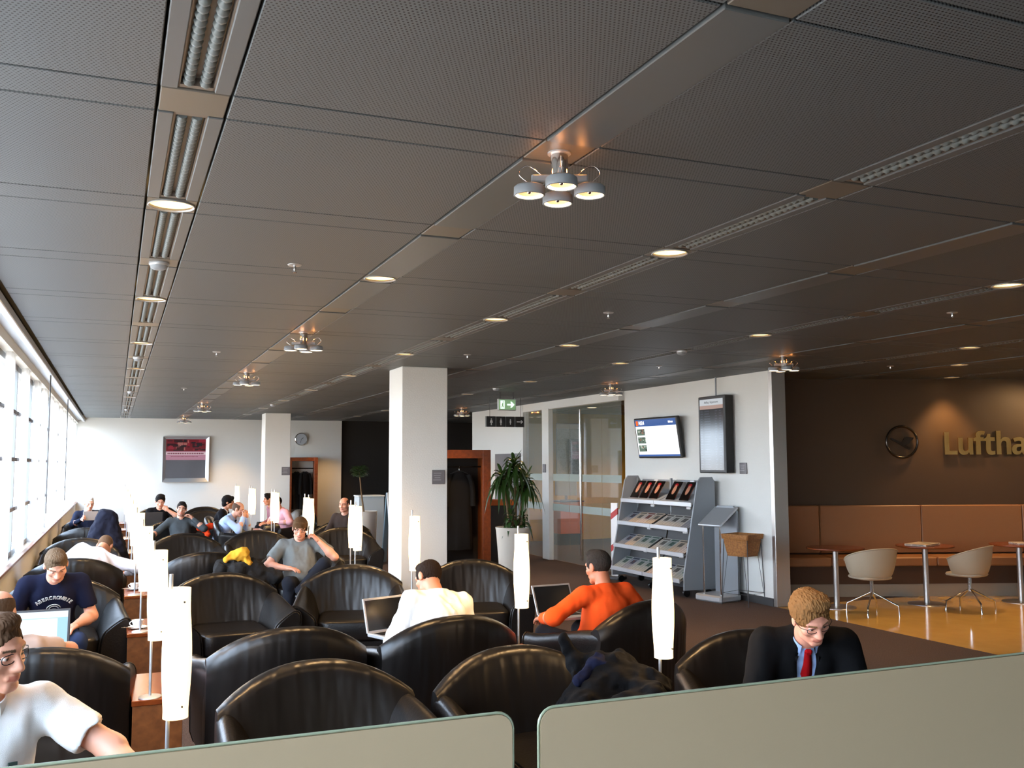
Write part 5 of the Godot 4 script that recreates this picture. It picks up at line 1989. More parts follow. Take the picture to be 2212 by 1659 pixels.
func wardrobe(label: String, at: Vector3, w: float, h: float, post: float, inside: Material) -> void:
	var t := thing("wardrobe", label, "wardrobe", at)
	for s in [-1.0, 1.0]:
		obj("post", MB.new().cbox(Vector3(s * (w * 0.5 - post * 0.5), h * 0.5, 0), Vector3(post, h, 0.10), 0.004), mats.frame_wood, t)
		obj("side", MB.new().box(Vector3(s * (w * 0.5 - 0.012), h * 0.5, -0.30), Vector3(0.024, h, 0.50)), mats.frame_wood, t)
	obj("lintel", MB.new().cbox(Vector3(0, h - post * 0.5, 0), Vector3(w - post * 2.0, post, 0.10), 0.004), mats.frame_wood, t)
	obj("back", MB.new().box(Vector3(0, h * 0.5, -0.56), Vector3(w, h, 0.02)), inside, t)
	obj("roof", MB.new().box(Vector3(0, h - 0.015, -0.30), Vector3(w - 0.05, 0.03, 0.50)), inside, t)
	obj("rail", MB.new().tube([Vector3(-w * 0.5 + 0.03, h - 0.30, -0.28), Vector3(w * 0.5 - 0.03, h - 0.30, -0.28)], 0.014, 8), mats.dark_chrome, t)

func build_far() -> void:
	# wardrobes with coats
	wardrobe("reddish wooden open wardrobe with dark coats right of the near column", Vector3(5.55, 0, -15.9), 1.35, 2.06, 0.15, mats.dark_wall)
	coat("long black coat hanging in the wardrobe right of the near column", Vector3(5.74, 1.75, -16.18), 8, 1.38, 0.46, mats.coat_black)
	coat("black coat hanging half hidden behind the near column", Vector3(5.38, 1.75, -16.18), 80, 1.05, 0.42, mats.coat_black)
	wardrobe("narrow reddish wooden wardrobe frame beside the far column", Vector3(4.72, 0, -26.02), 0.80, 2.0, 0.10, mats.white_wall)
	coat("dark coat on the far wardrobe's rail, longer of two", Vector3(4.83, 1.69, -26.30), 30, 1.2, 0.34, mats.coat_black)
	coat("dark coat on the far wardrobe's rail, shorter of two", Vector3(4.60, 1.69, -26.30), 40, 1.0, 0.32, mats.coat_black)
	# clock
	var ck := thing("wall_clock", "round wall clock with a chrome rim on the far white wall", "clock", Vector3(4.76, 2.51, -26.6), 0)
	obj("rim", MB.new().lathe([Vector2(0.15, -0.03), Vector2(0.178, -0.02), Vector2(0.18, 0.02), Vector2(0.155, 0.03)], 32, Transform3D(Basis(Vector3.RIGHT, PI / 2), Vector3(0, 0, 0.03)), true, false), mats.chrome, ck)
	obj("dial", MB.new().lathe([Vector2(0.0, 0.0), Vector2(0.156, 0.001)], 32, Transform3D(Basis(Vector3.RIGHT, PI / 2), Vector3(0, 0, 0.05)), false, false), mat("clock_dial", Color(0.70, 0.73, 0.76), 0.4), ck)
	obj("hour_hand", MB.new().box(Vector3(0.03, 0.02, 0.056), Vector3(0.08, 0.012, 0.003), Basis(Vector3.BACK, 0.6)), mats.black, ck)
	obj("minute_hand", MB.new().box(Vector3(-0.01, -0.05, 0.058), Vector3(0.008, 0.11, 0.003), Basis(Vector3.BACK, -0.2)), mats.black, ck)
	# framed television on the back wall
	var tv := thing("framed_screen", "aluminium framed wall cabinet with a red news screen above a grey panel", "television", Vector3(1.73, 1.96, -26.60), 0)
	var fr := MB.new()
	var o := [Vector2(-0.58, 0.60), Vector2(0.58, 0.60), Vector2(0.58, -0.60), Vector2(-0.58, -0.60)]
	var inn := [Vector2(-0.50, 0.53), Vector2(0.50, 0.53), Vector2(0.50, -0.50), Vector2(-0.50, -0.50)]
	for k in 4:
		var k2 := (k + 1) % 4
		fr.quad(Vector3(o[k2].x, o[k2].y, 0.10), Vector3(o[k].x, o[k].y, 0.10), Vector3(inn[k].x, inn[k].y, 0.03), Vector3(inn[k2].x, inn[k2].y, 0.03))
		fr.quad(Vector3(o[k].x, o[k].y, 0.0), Vector3(o[k].x, o[k].y, 0.10), Vector3(o[k2].x, o[k2].y, 0.10), Vector3(o[k2].x, o[k2].y, 0.0))
	obj("frame", fr, mats.alu, tv)
	obj("panel", MB.new().box(Vector3(0, -0.26, 0.02), Vector3(1.0, 0.50, 0.02)), mat("tv_panel", Color(0.34, 0.34, 0.36), 0.5), tv)
	var tex := picture_tex(160, 96, func(im: Image):
		blobs(im, Rect2i(0, 0, 160, 56), [Color(0.42, 0.08, 0.14), Color(0.55, 0.12, 0.20), Color(0.20, 0.06, 0.10), Color(0.62, 0.38, 0.36), Color(0.10, 0.08, 0.12)], 60, 33)
		im.fill_rect(Rect2i(0, 56, 160, 40), Color(0.72, 0.52, 0.60))
		im.fill_rect(Rect2i(0, 60, 160, 12), Color(0.86, 0.78, 0.80))
		for x in range(6, 150, 7):
			im.fill_rect(Rect2i(x, 63, 5, 6), Color(0.45, 0.20, 0.28))
		for x in range(20, 130, 5):
			im.fill_rect(Rect2i(x, 78, 3, 4), Color(0.5, 0.25, 0.32)))
	var sc := MB.new()
	sc.quad(Vector3(-0.5, -0.02, 0.034), Vector3(0.5, -0.02, 0.034), Vector3(0.5, 0.53, 0.034), Vector3(-0.5, 0.53, 0.034))
	obj("screen", sc, screen_mat("back_tv_screen", tex, 0.75), tv)
	# hanging exit sign
	var ex := thing("exit_sign", "green glowing emergency exit sign with running figure and arrow", "sign", Vector3(5.98, 2.79, -14.5), 0)
	obj("housing", MB.new().cbox(Vector3(0, 0, 0), Vector3(0.32, 0.19, 0.05), 0.006), mats.alu, ex)
	obj("green_sign", MB.new().box(Vector3(0.0, 0, 0.0265), Vector3(0.296, 0.168, 0.003)), glow("exit_sign_green", Color(0.02, 0.42, 0.20), 1.0), ex)
	var wg := glow("exit_sign_white", Color(0.85, 1.0, 0.92), 1.1)
	obj("door_sign", MB.new().box(Vector3(-0.085, 0, 0.0285), Vector3(0.075, 0.135, 0.003)), wg, ex)
	var gg = mats.exit_sign_green
	var rn := MB.new()
	rn.prism(PackedVector2Array([Vector2(-0.10, 0.0), Vector2(-0.086, 0.03), Vector2(-0.068, 0.022), Vector2(-0.076, -0.008), Vector2(-0.064, -0.035), Vector2(-0.073, -0.055), Vector2(-0.083, -0.028), Vector2(-0.10, -0.05), Vector2(-0.115, -0.05), Vector2(-0.096, -0.022)]), 0.002, Transform3D(Basis.IDENTITY, Vector3(0, 0, 0.0302)))
	rn.lathe([Vector2(0.0, 0.0), Vector2(0.011, 0.0), Vector2(0.011, 0.002)], 10, Transform3D(Basis(Vector3.RIGHT, PI / 2), Vector3(-0.073, 0.045, 0.0302)), false, true)
	obj("running_figure_sign", rn, gg, ex)
	obj("arrow_sign", MB.new().prism(PackedVector2Array([Vector2(-0.01, -0.013), Vector2(0.06, -0.013), Vector2(0.045, -0.05), Vector2(0.068, -0.05), Vector2(0.118, 0.0), Vector2(0.068, 0.05), Vector2(0.045, 0.05), Vector2(0.06, 0.013), Vector2(-0.01, 0.013)]), 0.003, Transform3D(Basis.IDENTITY, Vector3(0.01, 0, 0.028))), wg, ex)
	for s in [-0.12, 0.12]:
		obj("hanger", MB.new().tube([Vector3(s, 0.09, 0), Vector3(s, 0.21, 0)], 0.006, 6), mats.dark_grey, ex)
	# washroom sign: four dark tiles on a hung board
	var wc := thing("washroom_sign", "hanging dark sign of four square tiles with white pictograms and an arrow", "sign", Vector3(6.46, 2.565, -15.73), 0)
	var pict := mat("pictogram", Color(0.82, 0.82, 0.82), 0.6)
	for i in 4:
		var x := -0.275 + 0.185 * i
		var tile := obj("tile", MB.new().cbox(Vector3(x, 0, 0), Vector3(0.168, 0.19, 0.02), 0.002), mat("sign_tile", Color(0.10, 0.095, 0.10), 0.4), wc)
		var pm := MB.new()
		if i < 3:
			var sc2 := 0.8 if i == 2 else 1.0
			pm.lathe([Vector2(0.0, 0.0), Vector2(0.011, 0.0), Vector2(0.011, 0.003)], 10, Transform3D(Basis(Vector3.RIGHT, PI / 2), Vector3(x, 0.045 * sc2, 0.011)), false, true)
			var wdt := 0.03 if i == 0 else 0.02
			pm.prism(PackedVector2Array([Vector2(-0.014, 0.03), Vector2(0.014, 0.03), Vector2(wdt, -0.02), Vector2(0.011, -0.022), Vector2(0.010, -0.065), Vector2(-0.010, -0.065), Vector2(-0.011, -0.022), Vector2(-wdt, -0.02)]), 0.003, Transform3D(Basis.from_scale(Vector3(sc2, sc2, 1)), Vector3(x, 0, 0.0105)))
		else:
			pm.prism(PackedVector2Array([Vector2(-0.06, -0.007), Vector2(0.035, -0.007), Vector2(0.015, -0.03), Vector2(0.03, -0.03), Vector2(0.06, 0.0), Vector2(0.03, 0.03), Vector2(0.015, 0.03), Vector2(0.035, 0.007), Vector2(-0.06, 0.007)]), 0.003, Transform3D(Basis.IDENTITY, Vector3(x, 0, 0.0105)))
		obj("pictogram", pm, pict, tile)
	obj("board", MB.new().box(Vector3(0.0, 0.0, -0.014), Vector3(0.76, 0.19, 0.008)), mats.alu, wc)
	for s in [-0.30, 0.30]:
		obj("hanger", MB.new().tube([Vector3(s, 0.09, 0), Vector3(s, 0.435, 0)], 0.004, 6), mats.dark_grey, wc)

# ---------------------------------------------------------------- plants
func leaf_blade(mb: MB, base: Vector3, out: Vector3, length: float, droop: float, w: float) -> void:
	var rows := []
	var side := out.cross(Vector3.UP).normalized()
	for i in 6:
		var f := i / 5.0
		var p := base + out * (length * f * (1.0 - 0.25 * f)) + Vector3.UP * (length * (0.55 * f - droop * f * f))
		var ww := w * (1.0 - pow(absf(2.0 * f - 0.8) / 1.25, 2.0)) + 0.002
		if i == 5:
			ww = 0.001
		rows.append(PackedVector3Array([p - side * ww + Vector3(0, 0.25 * ww, 0), p - Vector3(0, 0.2 * ww, 0), p + side * ww + Vector3(0, 0.25 * ww, 0)]))
	mb.skin(rows, false)

func build_plants() -> void:
	var t := thing("potted_dracaena", "tall dracaena with drooping dark green leaves in a tapered white pot", "potted plant", Vector3(4.98, 0, -11.85))
	obj("pot", MB.new().lathe([Vector2(0.155, 0.0), Vector2(0.165, 0.02), Vector2(0.235, 0.92), Vector2(0.243, 0.95), Vector2(0.243, 0.965), Vector2(0.225, 0.965), Vector2(0.222, 0.90)], 36, Transform3D.IDENTITY, true, false), mats.pot_white, t)
	obj("soil", MB.new().lathe([Vector2(0.0, 0.91), Vector2(0.222, 0.905)], 24, Transform3D.IDENTITY, false, false), mats.soil, t)
	var rng := RandomNumberGenerator.new()
	rng.seed = 12
	var heads := []
	for q in [[Vector3(0.02, 0, 0.02), Vector3(0.0, 1.84, 0.03)], [Vector3(-0.05, 0, 0), Vector3(-0.17, 1.68, 0.02)], [Vector3(0.05, 0, -0.02), Vector3(0.19, 1.62, -0.02)], [Vector3(-0.02, 0, 0.05), Vector3(-0.07, 1.16, 0.08)], [Vector3(0.03, 0, 0.06), Vector3(0.10, 1.12, 0.09)]]:
		var a: Vector3 = q[0] + Vector3(0, 0.88, 0)
		var b: Vector3 = q[1]
		obj("stem", MB.new().tube([a, a.lerp(b, 0.5) + Vector3(0.01, 0, 0.01), b], [0.022, 0.018, 0.014], 8), mats.trunk, t)
		heads.append(b)
	var hi := 0
	for b in heads:
		var n := [44, 36, 36, 20, 20][hi] as int
		for i in n:
			var a := i * 2.39996 + rng.randf_range(-0.2, 0.2)
			var up := 1.0 - float(i) / n
			var lm := MB.new()
			var o := Vector3(cos(a), 0, sin(a))
			var ln: float = rng.randf_range(0.30, 0.48) * [1.1, 1.0, 1.0, 0.6, 0.6][hi]
			leaf_blade(lm, b + Vector3(0, -0.20 * (1.0 - up), 0), o * lerpf(0.85, 0.35, up * up), ln, lerpf(1.35, 0.15, up * up), 0.024)
			obj("leaf", lm, mats.leaf, t)
		hi += 1
	# a small tree in a round planter before the dark wall
	var s := thing("potted_tree", "small tree with a thin bare trunk in a round white planter before the dark wall", "potted tree", Vector3(4.28, 0, -17.3))
	obj("planter", MB.new().lathe([Vector2(0.20, 0.0), Vector2(0.24, 0.94), Vector2(0.225, 0.95), Vector2(0.22, 0.88)], 32, Transform3D.IDENTITY, true, false), mats.pot_white, s)
	obj("soil", MB.new().lathe([Vector2(0.0, 0.885), Vector2(0.22, 0.88)], 20, Transform3D.IDENTITY, false, false), mats.soil, s)
	obj("trunk", MB.new().tube([Vector3(0, 0.86, 0), Vector3(-0.05, 1.2, 0), Vector3(-0.10, 1.66, 0.0)], [0.018, 0.015, 0.012], 8), mats.trunk, s)
	for i in 60:
		var a := i * 2.39996
		var f := i / 59.0
		var lm := MB.new()
		var dir := Vector3(cos(a), 0, sin(a)) * sin(acos(1.0 - 2.0 * f))
		leaf_blade(lm, Vector3(-0.10, 1.66 + 0.10 * (1.0 - 2.0 * f), 0) + dir * 0.07, (dir + Vector3(0.02, 0, 0.01)).normalized(), rng.randf_range(0.11, 0.18), 0.5, 0.024)
		obj("leaf", lm, mats.leaf, s)
	var bx := thing("white_cabinet", "pale grey cabinet standing behind the small potted tree", "cabinet", Vector3(4.62, 0, -18.3))
	obj("body", MB.new().cbox(Vector3(0, 0.59, 0), Vector3(0.50, 1.18, 0.4), 0.006), mat("pale_cabinet", Color(0.66, 0.69, 0.70), 0.5), bx)
	obj("top", MB.new().cbox(Vector3(0, 1.195, 0), Vector3(0.52, 0.025, 0.42), 0.004), mats.white_gloss, bx)
	var bo := thing("leaning_board", "narrow white folding board standing beside the round planter", "board", Vector3(4.72, 0, -17.2), 60)
	for k in 2:
		obj("leaf_panel", MB.new().cbox(Vector3(0, 0.64, 0.05 * (1 if k else -1)), Vector3(0.34, 1.30, 0.02), 0.003, Basis(Vector3.RIGHT, deg_to_rad(4.0 * (-1 if k else 1)))), mats.white_gloss if k else mat("board_blue", Color(0.45, 0.55, 0.60), 0.5), bo)

# ---------------------------------------------------------------- people
func laptop(label: String, at: Vector3, turn: float, open_deg: float, lit := false, silver := false) -> void:
	var t := thing("laptop", label, "laptop", at, turn, "open laptops in the lounge")
	var body: Material = mats.alu if silver else mats.dark_grey
	# its user sits on the +z side; the hinge is at -z
	obj("base", MB.new().cbox(Vector3(0, 0.012, 0), Vector3(0.35, 0.024, 0.24), 0.004), body, t)
	obj("keyboard", MB.new().box(Vector3(0, 0.0245, -0.02), Vector3(0.30, 0.002, 0.11)), mats.black, t)
	var b := Basis(Vector3.RIGHT, deg_to_rad(-(open_deg - 90.0)))
	var hinge := Vector3(0, 0.02, -0.12)
	obj("lid", MB.new().cbox(hinge + b * Vector3(0, 0.12, -0.006), Vector3(0.35, 0.24, 0.012), 0.003, b), body, t)
	var sc := MB.new()
	var hh := 0.105
	sc.quad(hinge + b * Vector3(-0.16, 0.12 - hh, 0.0008), hinge + b * Vector3(0.16, 0.12 - hh, 0.0008), hinge + b * Vector3(0.16, 0.12 + hh, 0.0008), hinge + b * Vector3(-0.16, 0.12 + hh, 0.0008))
	var m: Material
	if lit:
		m = screen_mat("laptop_screen", picture_tex(128, 84, func(im: Image):
			im.fill(Color(0.62, 0.78, 0.90))
			im.fill_rect(Rect2i(0, 0, 128, 16), Color(0.88, 0.93, 0.97))
			im.fill_rect(Rect2i(12, 18, 92, 62), Color(0.97, 0.98, 1.0))), 1.4)
	else:
		m = mat("dim_screen", Color(0.10, 0.11, 0.12), 0.15)
	obj("screen", sc, m, t)

func build_people() -> void:
	var p: Node3D
	# 1 man in a white polo shirt, twisted towards the room
	p = person("man in a white polo shirt and glasses leaning his left arm on the chair arm", Vector3(-0.42, 0, -3.58), 20, {
		"fine": true, "pelvis": Vector3(0, 0.585, 0), "lean": 6.0, "side": 2.0, "twist": 4.0, "head": Vector3(-8, 30, 0), "skin": Color(0.83, 0.60, 0.50), "hair": Color(0.30, 0.22, 0.16), "style": "short", "glasses": true,
		"top": Color(0.90, 0.90, 0.89), "sleeve": "short", "collar": true, "folds": 0.010, "fat": 1.1, "puff": 0.006, "wide": 1.08,
		"arms": [[Vector3(0.36, 0.90, 0.20), Vector3(0.42, 0.74, 0.46)], [Vector3(-0.34, 0.85, 0.18), Vector3(-0.22, 0.66, 0.36)]],
		"trousers": Color(0.62, 0.58, 0.50)})
	var j := joints
	obj("chest_badge", MB.new().cbox(j.chest + j.upper * Vector3(0.075, 0.03, 0.138), Vector3(0.028, 0.012, 0.004), 0.001), mat("badge", Color(0.15, 0.22, 0.20), 0.7), p)
	# 2 balding man turned away with a laptop
	p = person("balding man turned away with a bright laptop on his knees", Vector3(-0.56, 0, -6.22), 180, {
		"pelvis": Vector3(0, 0.44, 0.05), "lean": -44.0, "side": 2.0, "bend": 30.0, "head": Vector3(14, -14, 0), "skin": Color(0.80, 0.57, 0.46), "hair": Color(0.28, 0.22, 0.17), "style": "fringe",
		"top": Color(0.70, 0.62, 0.58), "sleeve": "short", "arms": [[Vector3(0.26, 0.70, 0.20), Vector3(0.10, 0.66, 0.42)], [Vector3(-0.34, 0.74, 0.0), Vector3(-0.24, 0.68, 0.26)]]})
	laptop("laptop with a bright blue-white screen on the balding man's knees", Vector3(-0.41, 0.655, -6.60), 0, 108, true)
	# 3 navy T-shirt
	p = person("man in a navy lettered T-shirt bent over his lap, looking down", Vector3(-0.42, 0, -8.30), 6, {
		"fine": true, "lean": 12.0, "bend": 20.0, "head": Vector3(6, 6, 2), "skin": Color(0.82, 0.59, 0.49), "hair": Color(0.36, 0.29, 0.22), "style": "short", "wide": 1.1,
		"top": Color(0.075, 0.085, 0.16), "sleeve": "short", "folds": 0.006, "trousers": Color(0.17, 0.22, 0.34),
		"arms": [[Vector3(0.27, 0.66, 0.12), Vector3(0.10, 0.60, 0.40)], [Vector3(-0.27, 0.66, 0.12), Vector3(-0.10, 0.60, 0.40)]]})
	j = joints
	var ink := mat("shirt_print", Color(0.80, 0.80, 0.78), 0.9)
	var word := "ABERCROMBIE"
	for i in word.length():
		var a := deg_to_rad(lerpf(48.0, -48.0, i / 10.0))
		var c := Vector3(-sin(a) * 0.155, cos(a) * 0.155 - 0.135, 0.0)
		var zz := 0.128 - 0.55 * c.x * c.x
		var b := (j.upper as Basis) * Basis(Vector3.UP, c.x * 1.6) * Basis(Vector3.BACK, a)
		text(p, word[i], 0.030, 0.004, ink, (j.chest as Vector3) + (j.upper as Basis) * Vector3(c.x, c.y + 0.085, zz - 0.006), b)
	var ring := MB.new()
	for rr in [0.052, 0.036]:
		var loop := []
		for k in 22:
			loop.append((j.chest as Vector3) + (j.upper as Basis) * Vector3(cos(TAU * k / 22) * rr, sin(TAU * k / 22) * rr - 0.005, 0.130))
		ring.tube(loop, 0.0035, 5, true)
	ring.cbox((j.chest as Vector3) + (j.upper as Basis) * Vector3(0, -0.005, 0.129), Vector3(0.034, 0.034, 0.006), 0.003, j.upper)
	obj("round_print", ring, ink, p)
	# 4 bent over the table
	p = person("man in a white shirt bent sideways over the side table, seen from behind", Vector3(-0.36, 0, -11.22), 180, {
		"lean": 26.0, "side": -24.0, "bend": 24.0, "twist": -14.0, "head": Vector3(8, -18, -10), "skin": Color(0.76, 0.52, 0.40), "hair": Color(0.40, 0.30, 0.22), "style": "crop",
		"top": Color(0.88, 0.86, 0.88), "sleeve": "long", "collar": true, "collar_color": Color(0.12, 0.13, 0.20), "folds": 0.011, "puff": 0.008,
		"arms": [[Vector3(0.22, 0.70, 0.20), Vector3(0.02, 0.66, 0.36)], [Vector3(-0.52, 0.72, 0.12), Vector3(-0.50, 0.60, 0.35)]]})
	# 5 white hair, tablet
	p = person("white-haired man with glasses holding a tablet by the window", Vector3(-0.42, 0, -18.82), 8, {
		"lean": -14.0, "bend": 14.0, "head": Vector3(14, 10, 0), "skin": Color(0.84, 0.62, 0.53), "hair": Color(0.82, 0.82, 0.82), "style": "short", "glasses": true, "top": Color(0.10, 0.12, 0.19), "trousers": Color(0.10, 0.11, 0.16), "collar": true, "collar_color": Color(0.85, 0.85, 0.88),
		"arms": [[Vector3(0.28, 0.74, 0.16), Vector3(0.14, 0.86, 0.34)], [Vector3(-0.28, 0.74, 0.16), Vector3(-0.14, 0.86, 0.34)]], "hands": [["grip", Vector3(-1, 0, 0)], ["grip", Vector3(1, 0, 0)]]})
	var tb := thing("tablet", "grey tablet held by the white-haired man", "tablet", Vector3(-0.37, 0.92, -18.44), 8)
	obj("case", MB.new().cbox(Vector3.ZERO, Vector3(0.25, 0.18, 0.012), 0.004, Basis(Vector3.RIGHT, deg_to_rad(-30))), mat("tablet_case", Color(0.40, 0.40, 0.41), 0.4), tb)
	obj("glass", MB.new().box(Basis(Vector3.RIGHT, deg_to_rad(-30)) * Vector3(0, 0, -0.0068), Vector3(0.23, 0.16, 0.001), Basis(Vector3.RIGHT, deg_to_rad(-30))), mats.black, tb)
	# 6 black T-shirt, hand at the chin, laptop
	p = person("dark-haired man in a black T-shirt resting his chin on his hand behind a laptop", Vector3(0.80, 0, -19.32), 6, {
		"lean": 2.0, "head": Vector3(8, -4, 0), "skin": Color(0.82, 0.60, 0.50), "hair": Color(0.10, 0.08, 0.07), "style": "thick", "top": Color(0.06, 0.06, 0.07), "sleeve": "short",
		"arms": [[Vector3(0.32, 0.82, 0.22), Vector3(0.04, 1.02, 0.20)], [Vector3(-0.28, 0.74, 0.16), Vector3(-0.10, 0.72, 0.34)]], "hands": [["fist", Vector3(0, 0, 1)], ["relaxed", Vector3.UP]]})
	laptop("grey laptop seen from behind before the man in the black T-shirt", Vector3(0.66, 0.70, -18.86), 180, 108)
	# 7 grey shirt, glasses, hand at the ear
	p = person("man in a grey shirt with dark glasses holding a phone to his ear, slouched", Vector3(1.04, 0, -16.88), 2, {
		"lean": -30.0, "bend": 34.0, "pelvis": Vector3(0, 0.46, 0.12), "head": Vector3(-4, -6, -6), "skin": Color(0.80, 0.58, 0.48), "hair": Color(0.12, 0.10, 0.09), "style": "short", "glasses": true, "stubble": 0.35, "top": Color(0.27, 0.29, 0.30), "collar": true,
		"arms": [[Vector3(0.38, 0.74, 0.16), Vector3(0.12, 0.98, 0.10)], [Vector3(-0.38, 0.70, 0.06), Vector3(-0.50, 0.64, 0.28)]], "hands": [["grip", Vector3(1, 0, 0)], ["relaxed", Vector3.UP]]})
	# 8 dark suit in profile
	p = person("dark-haired man in a dark suit in profile before the back wall", Vector3(1.78, 0, -18.42), 72, {
		"lean": 12.0, "head": Vector3(-14, 4, 0), "skin": Color(0.72, 0.50, 0.38), "hair": Color(0.07, 0.06, 0.06), "style": "long", "top": Color(0.06, 0.06, 0.075), "top_name": "jacket", "open_front": true, "suit": {"shirt": Color(0.82, 0.83, 0.86), "tie": Color(0.20, 0.16, 0.20)},
		"collar": true, "collar_color": Color(0.82, 0.83, 0.86)})
	# 9 bald, pale blue shirt
	p = person("bald man in a pale blue shirt and dark tie with his hands at his mouth", Vector3(1.68, 0, -16.85), 62, {
		"lean": 18.0, "bend": 22.0, "head": Vector3(-20, 6, 0), "skin": Color(0.80, 0.58, 0.48), "hair": Color(0.35, 0.27, 0.22), "style": "fringe", "glasses": true, "top": Color(0.66, 0.73, 0.86), "collar": true, "folds": 0.010,
		"suit": {"shirt": Color(0.66, 0.73, 0.86), "tie": Color(0.10, 0.10, 0.16)},
		"arms": [[Vector3(0.22, 0.72, 0.40), Vector3(0.05, 0.98, 0.44)], [Vector3(-0.22, 0.72, 0.40), Vector3(-0.05, 0.98, 0.44)]], "hands": [["fist", Vector3(0, 0, 1)], ["fist", Vector3(0, 0, 1)]]})
	# 10, 11 behind the lamps
	p = person("dark-haired person in a checked reddish shirt beside the far column", Vector3(3.22, 0, -20.25), -78, {
		"lean": 20.0, "head": Vector3(-22, -6, 0), "skin": Color(0.70, 0.48, 0.36), "hair": Color(0.08, 0.06, 0.06), "style": "short", "top": Color(0.55, 0.38, 0.42), "collar": true})
	p = person("person in a pale pink shirt half hidden by a glowing lamp", Vector3(3.20, 0, -18.85), -72, {
		"lean": 24.0, "head": Vector3(-22, 10, 0), "skin": Color(0.74, 0.52, 0.42), "hair": Color(0.10, 0.08, 0.08), "style": "short", "top": Color(0.82, 0.62, 0.66), "collar": true,
		"arms": [[Vector3(0.34, 0.76, 0.22), Vector3(0.10, 0.70, 0.42)], [Vector3(-0.34, 0.76, 0.22), Vector3(-0.10, 0.70, 0.42)]]})
	# 12 grey T-shirt on the phone
	p = person("man in a grey T-shirt and glasses talking on a phone, legs crossed", Vector3(1.98, 0, -10.98), -6, {
		"fine": true, "lean": -20.0, "side": -2.0, "bend": 24.0, "pelvis": Vector3(0, 0.47, 0.10), "head": Vector3(14, -6, -6), "skin": Color(0.84, 0.60, 0.50), "hair": Color(0.34, 0.24, 0.15), "style": "bangs", "glasses": true, "top": Color(0.45, 0.46, 0.45), "sleeve": "short", "fat": 1.2, "puff": 0.008, "wide": 1.08, "folds": 0.011,
		"trousers": Color(0.13, 0.14, 0.17), "shrug": [0.02, 0.0],
		"arms": [[Vector3(0.42, 0.72, 0.16), Vector3(0.14, 1.00, 0.10)], [Vector3(-0.36, 0.70, 0.10), Vector3(-0.04, 0.66, 0.34)]], "hands": [["grip", Vector3(1, 0, 0.3)], ["relaxed", Vector3.UP]],
		"legs": [[Vector3(0.22, 0.70, 0.38), Vector3(0.0, 0.50, 0.55)], [Vector3(-0.14, 0.52, 0.42), Vector3(-0.14, 0.10, 0.50)]]})
	j = joints
	var ph := obj("phone", MB.new().cbox(Vector3.ZERO, Vector3(0.012, 0.11, 0.058), 0.004), mats.black)
	ph.transform = p.transform * Transform3D(j.hb * Basis(Vector3.RIGHT, 0.5), (j.head as Vector3) + (j.hb as Basis) * Vector3(0.096, -0.01, 0.02))
	meta(ph, "black mobile phone at the ear of the man in the grey T-shirt", "phone")
	# 13
	p = person("bald person sitting before the dark wall, mostly hidden by a lamp", Vector3(3.52, 0, -15.62), -40, {
		"lean": -8.0, "head": Vector3(0, 0, 0), "skin": Color(0.78, 0.55, 0.46), "style": "fringe", "hair": Color(0.3, 0.24, 0.2), "top": Color(0.20, 0.17, 0.16)})
	# 14 white shirt, back view
	p = person("man in a white shirt seen from behind, looking down at a laptop", Vector3(2.02, 0, -6.12), 188, {
		"fine": true, "pelvis": Vector3(0, 0.45, 0.04), "lean": -6.0, "bend": 38.0, "side": -4.0, "head": Vector3(6, 16, 4), "skin": Color(0.74, 0.50, 0.38), "hair": Color(0.13, 0.085, 0.055), "style": "short", "top": Color(0.93, 0.92, 0.90), "collar": true, "folds": 0.02, "puff": 0.012, "wide": 1.12, "fat": 1.1,
		"arms": [[Vector3(0.27, 0.62, 0.10), Vector3(0.16, 0.66, 0.36)], [Vector3(-0.26, 0.62, 0.10), Vector3(-0.06, 0.66, 0.36)]]})
	laptop("laptop with a pale frame on the lap of the man in the white shirt", Vector3(1.86, 0.62, -6.52), 20, 105, false, true)
	# 15 orange sweater
	p = person("man in an orange sweater seen from behind, both elbows out", Vector3(3.33, 0, -6.20), 190, {
		"fine": true, "pelvis": Vector3(0, 0.44, 0.12), "lean": -26.0, "bend": 36.0, "head": Vector3(2, 10, 0), "skin": Color(0.72, 0.46, 0.34), "hair": Color(0.17, 0.155, 0.145), "style": "short", "top": Color(0.90, 0.33, 0.13), "collar": true, "folds": 0.007, "puff": 0.004, "wide": 1.12, "fat": 1.05,
		"shrug": [0.01, 0.01], "arms": [[Vector3(0.44, 0.74, 0.02), Vector3(0.36, 0.68, 0.30)], [Vector3(-0.36, 0.70, 0.0), Vector3(-0.30, 0.66, 0.26)]]})
	laptop("dark laptop with a pale rim before the man in the orange sweater", Vector3(3.28, 0.61, -6.78), 4, 115, false, true)
	# 16 suit with red tie
	p = person("man in a dark suit, red tie and glasses bent forward, reading", Vector3(3.26, 0, -4.02), -26, {
		"fine": true, "pelvis": Vector3(0, 0.53, 0), "lean": 20.0, "bend": 22.0, "head": Vector3(-9, 14, 2), "skin": Color(0.86, 0.60, 0.50), "hair": Color(0.48, 0.34, 0.20), "style": "thick", "glasses": true,
		"top": Color(0.055, 0.055, 0.06), "top_name": "jacket", "open_front": true, "folds": 0.007, "puff": 0.012, "wide": 1.10, "fat": 1.08,
		"suit": {"shirt": Color(0.60, 0.70, 0.86), "tie": Color(0.62, 0.045, 0.06)}, "collar": true, "collar_color": Color(0.62, 0.71, 0.88),
		"arms": [[Vector3(0.25, 0.70, 0.26), Vector3(0.10, 0.66, 0.50)], [Vector3(-0.25, 0.70, 0.26), Vector3(-0.10, 0.66, 0.50)]]})

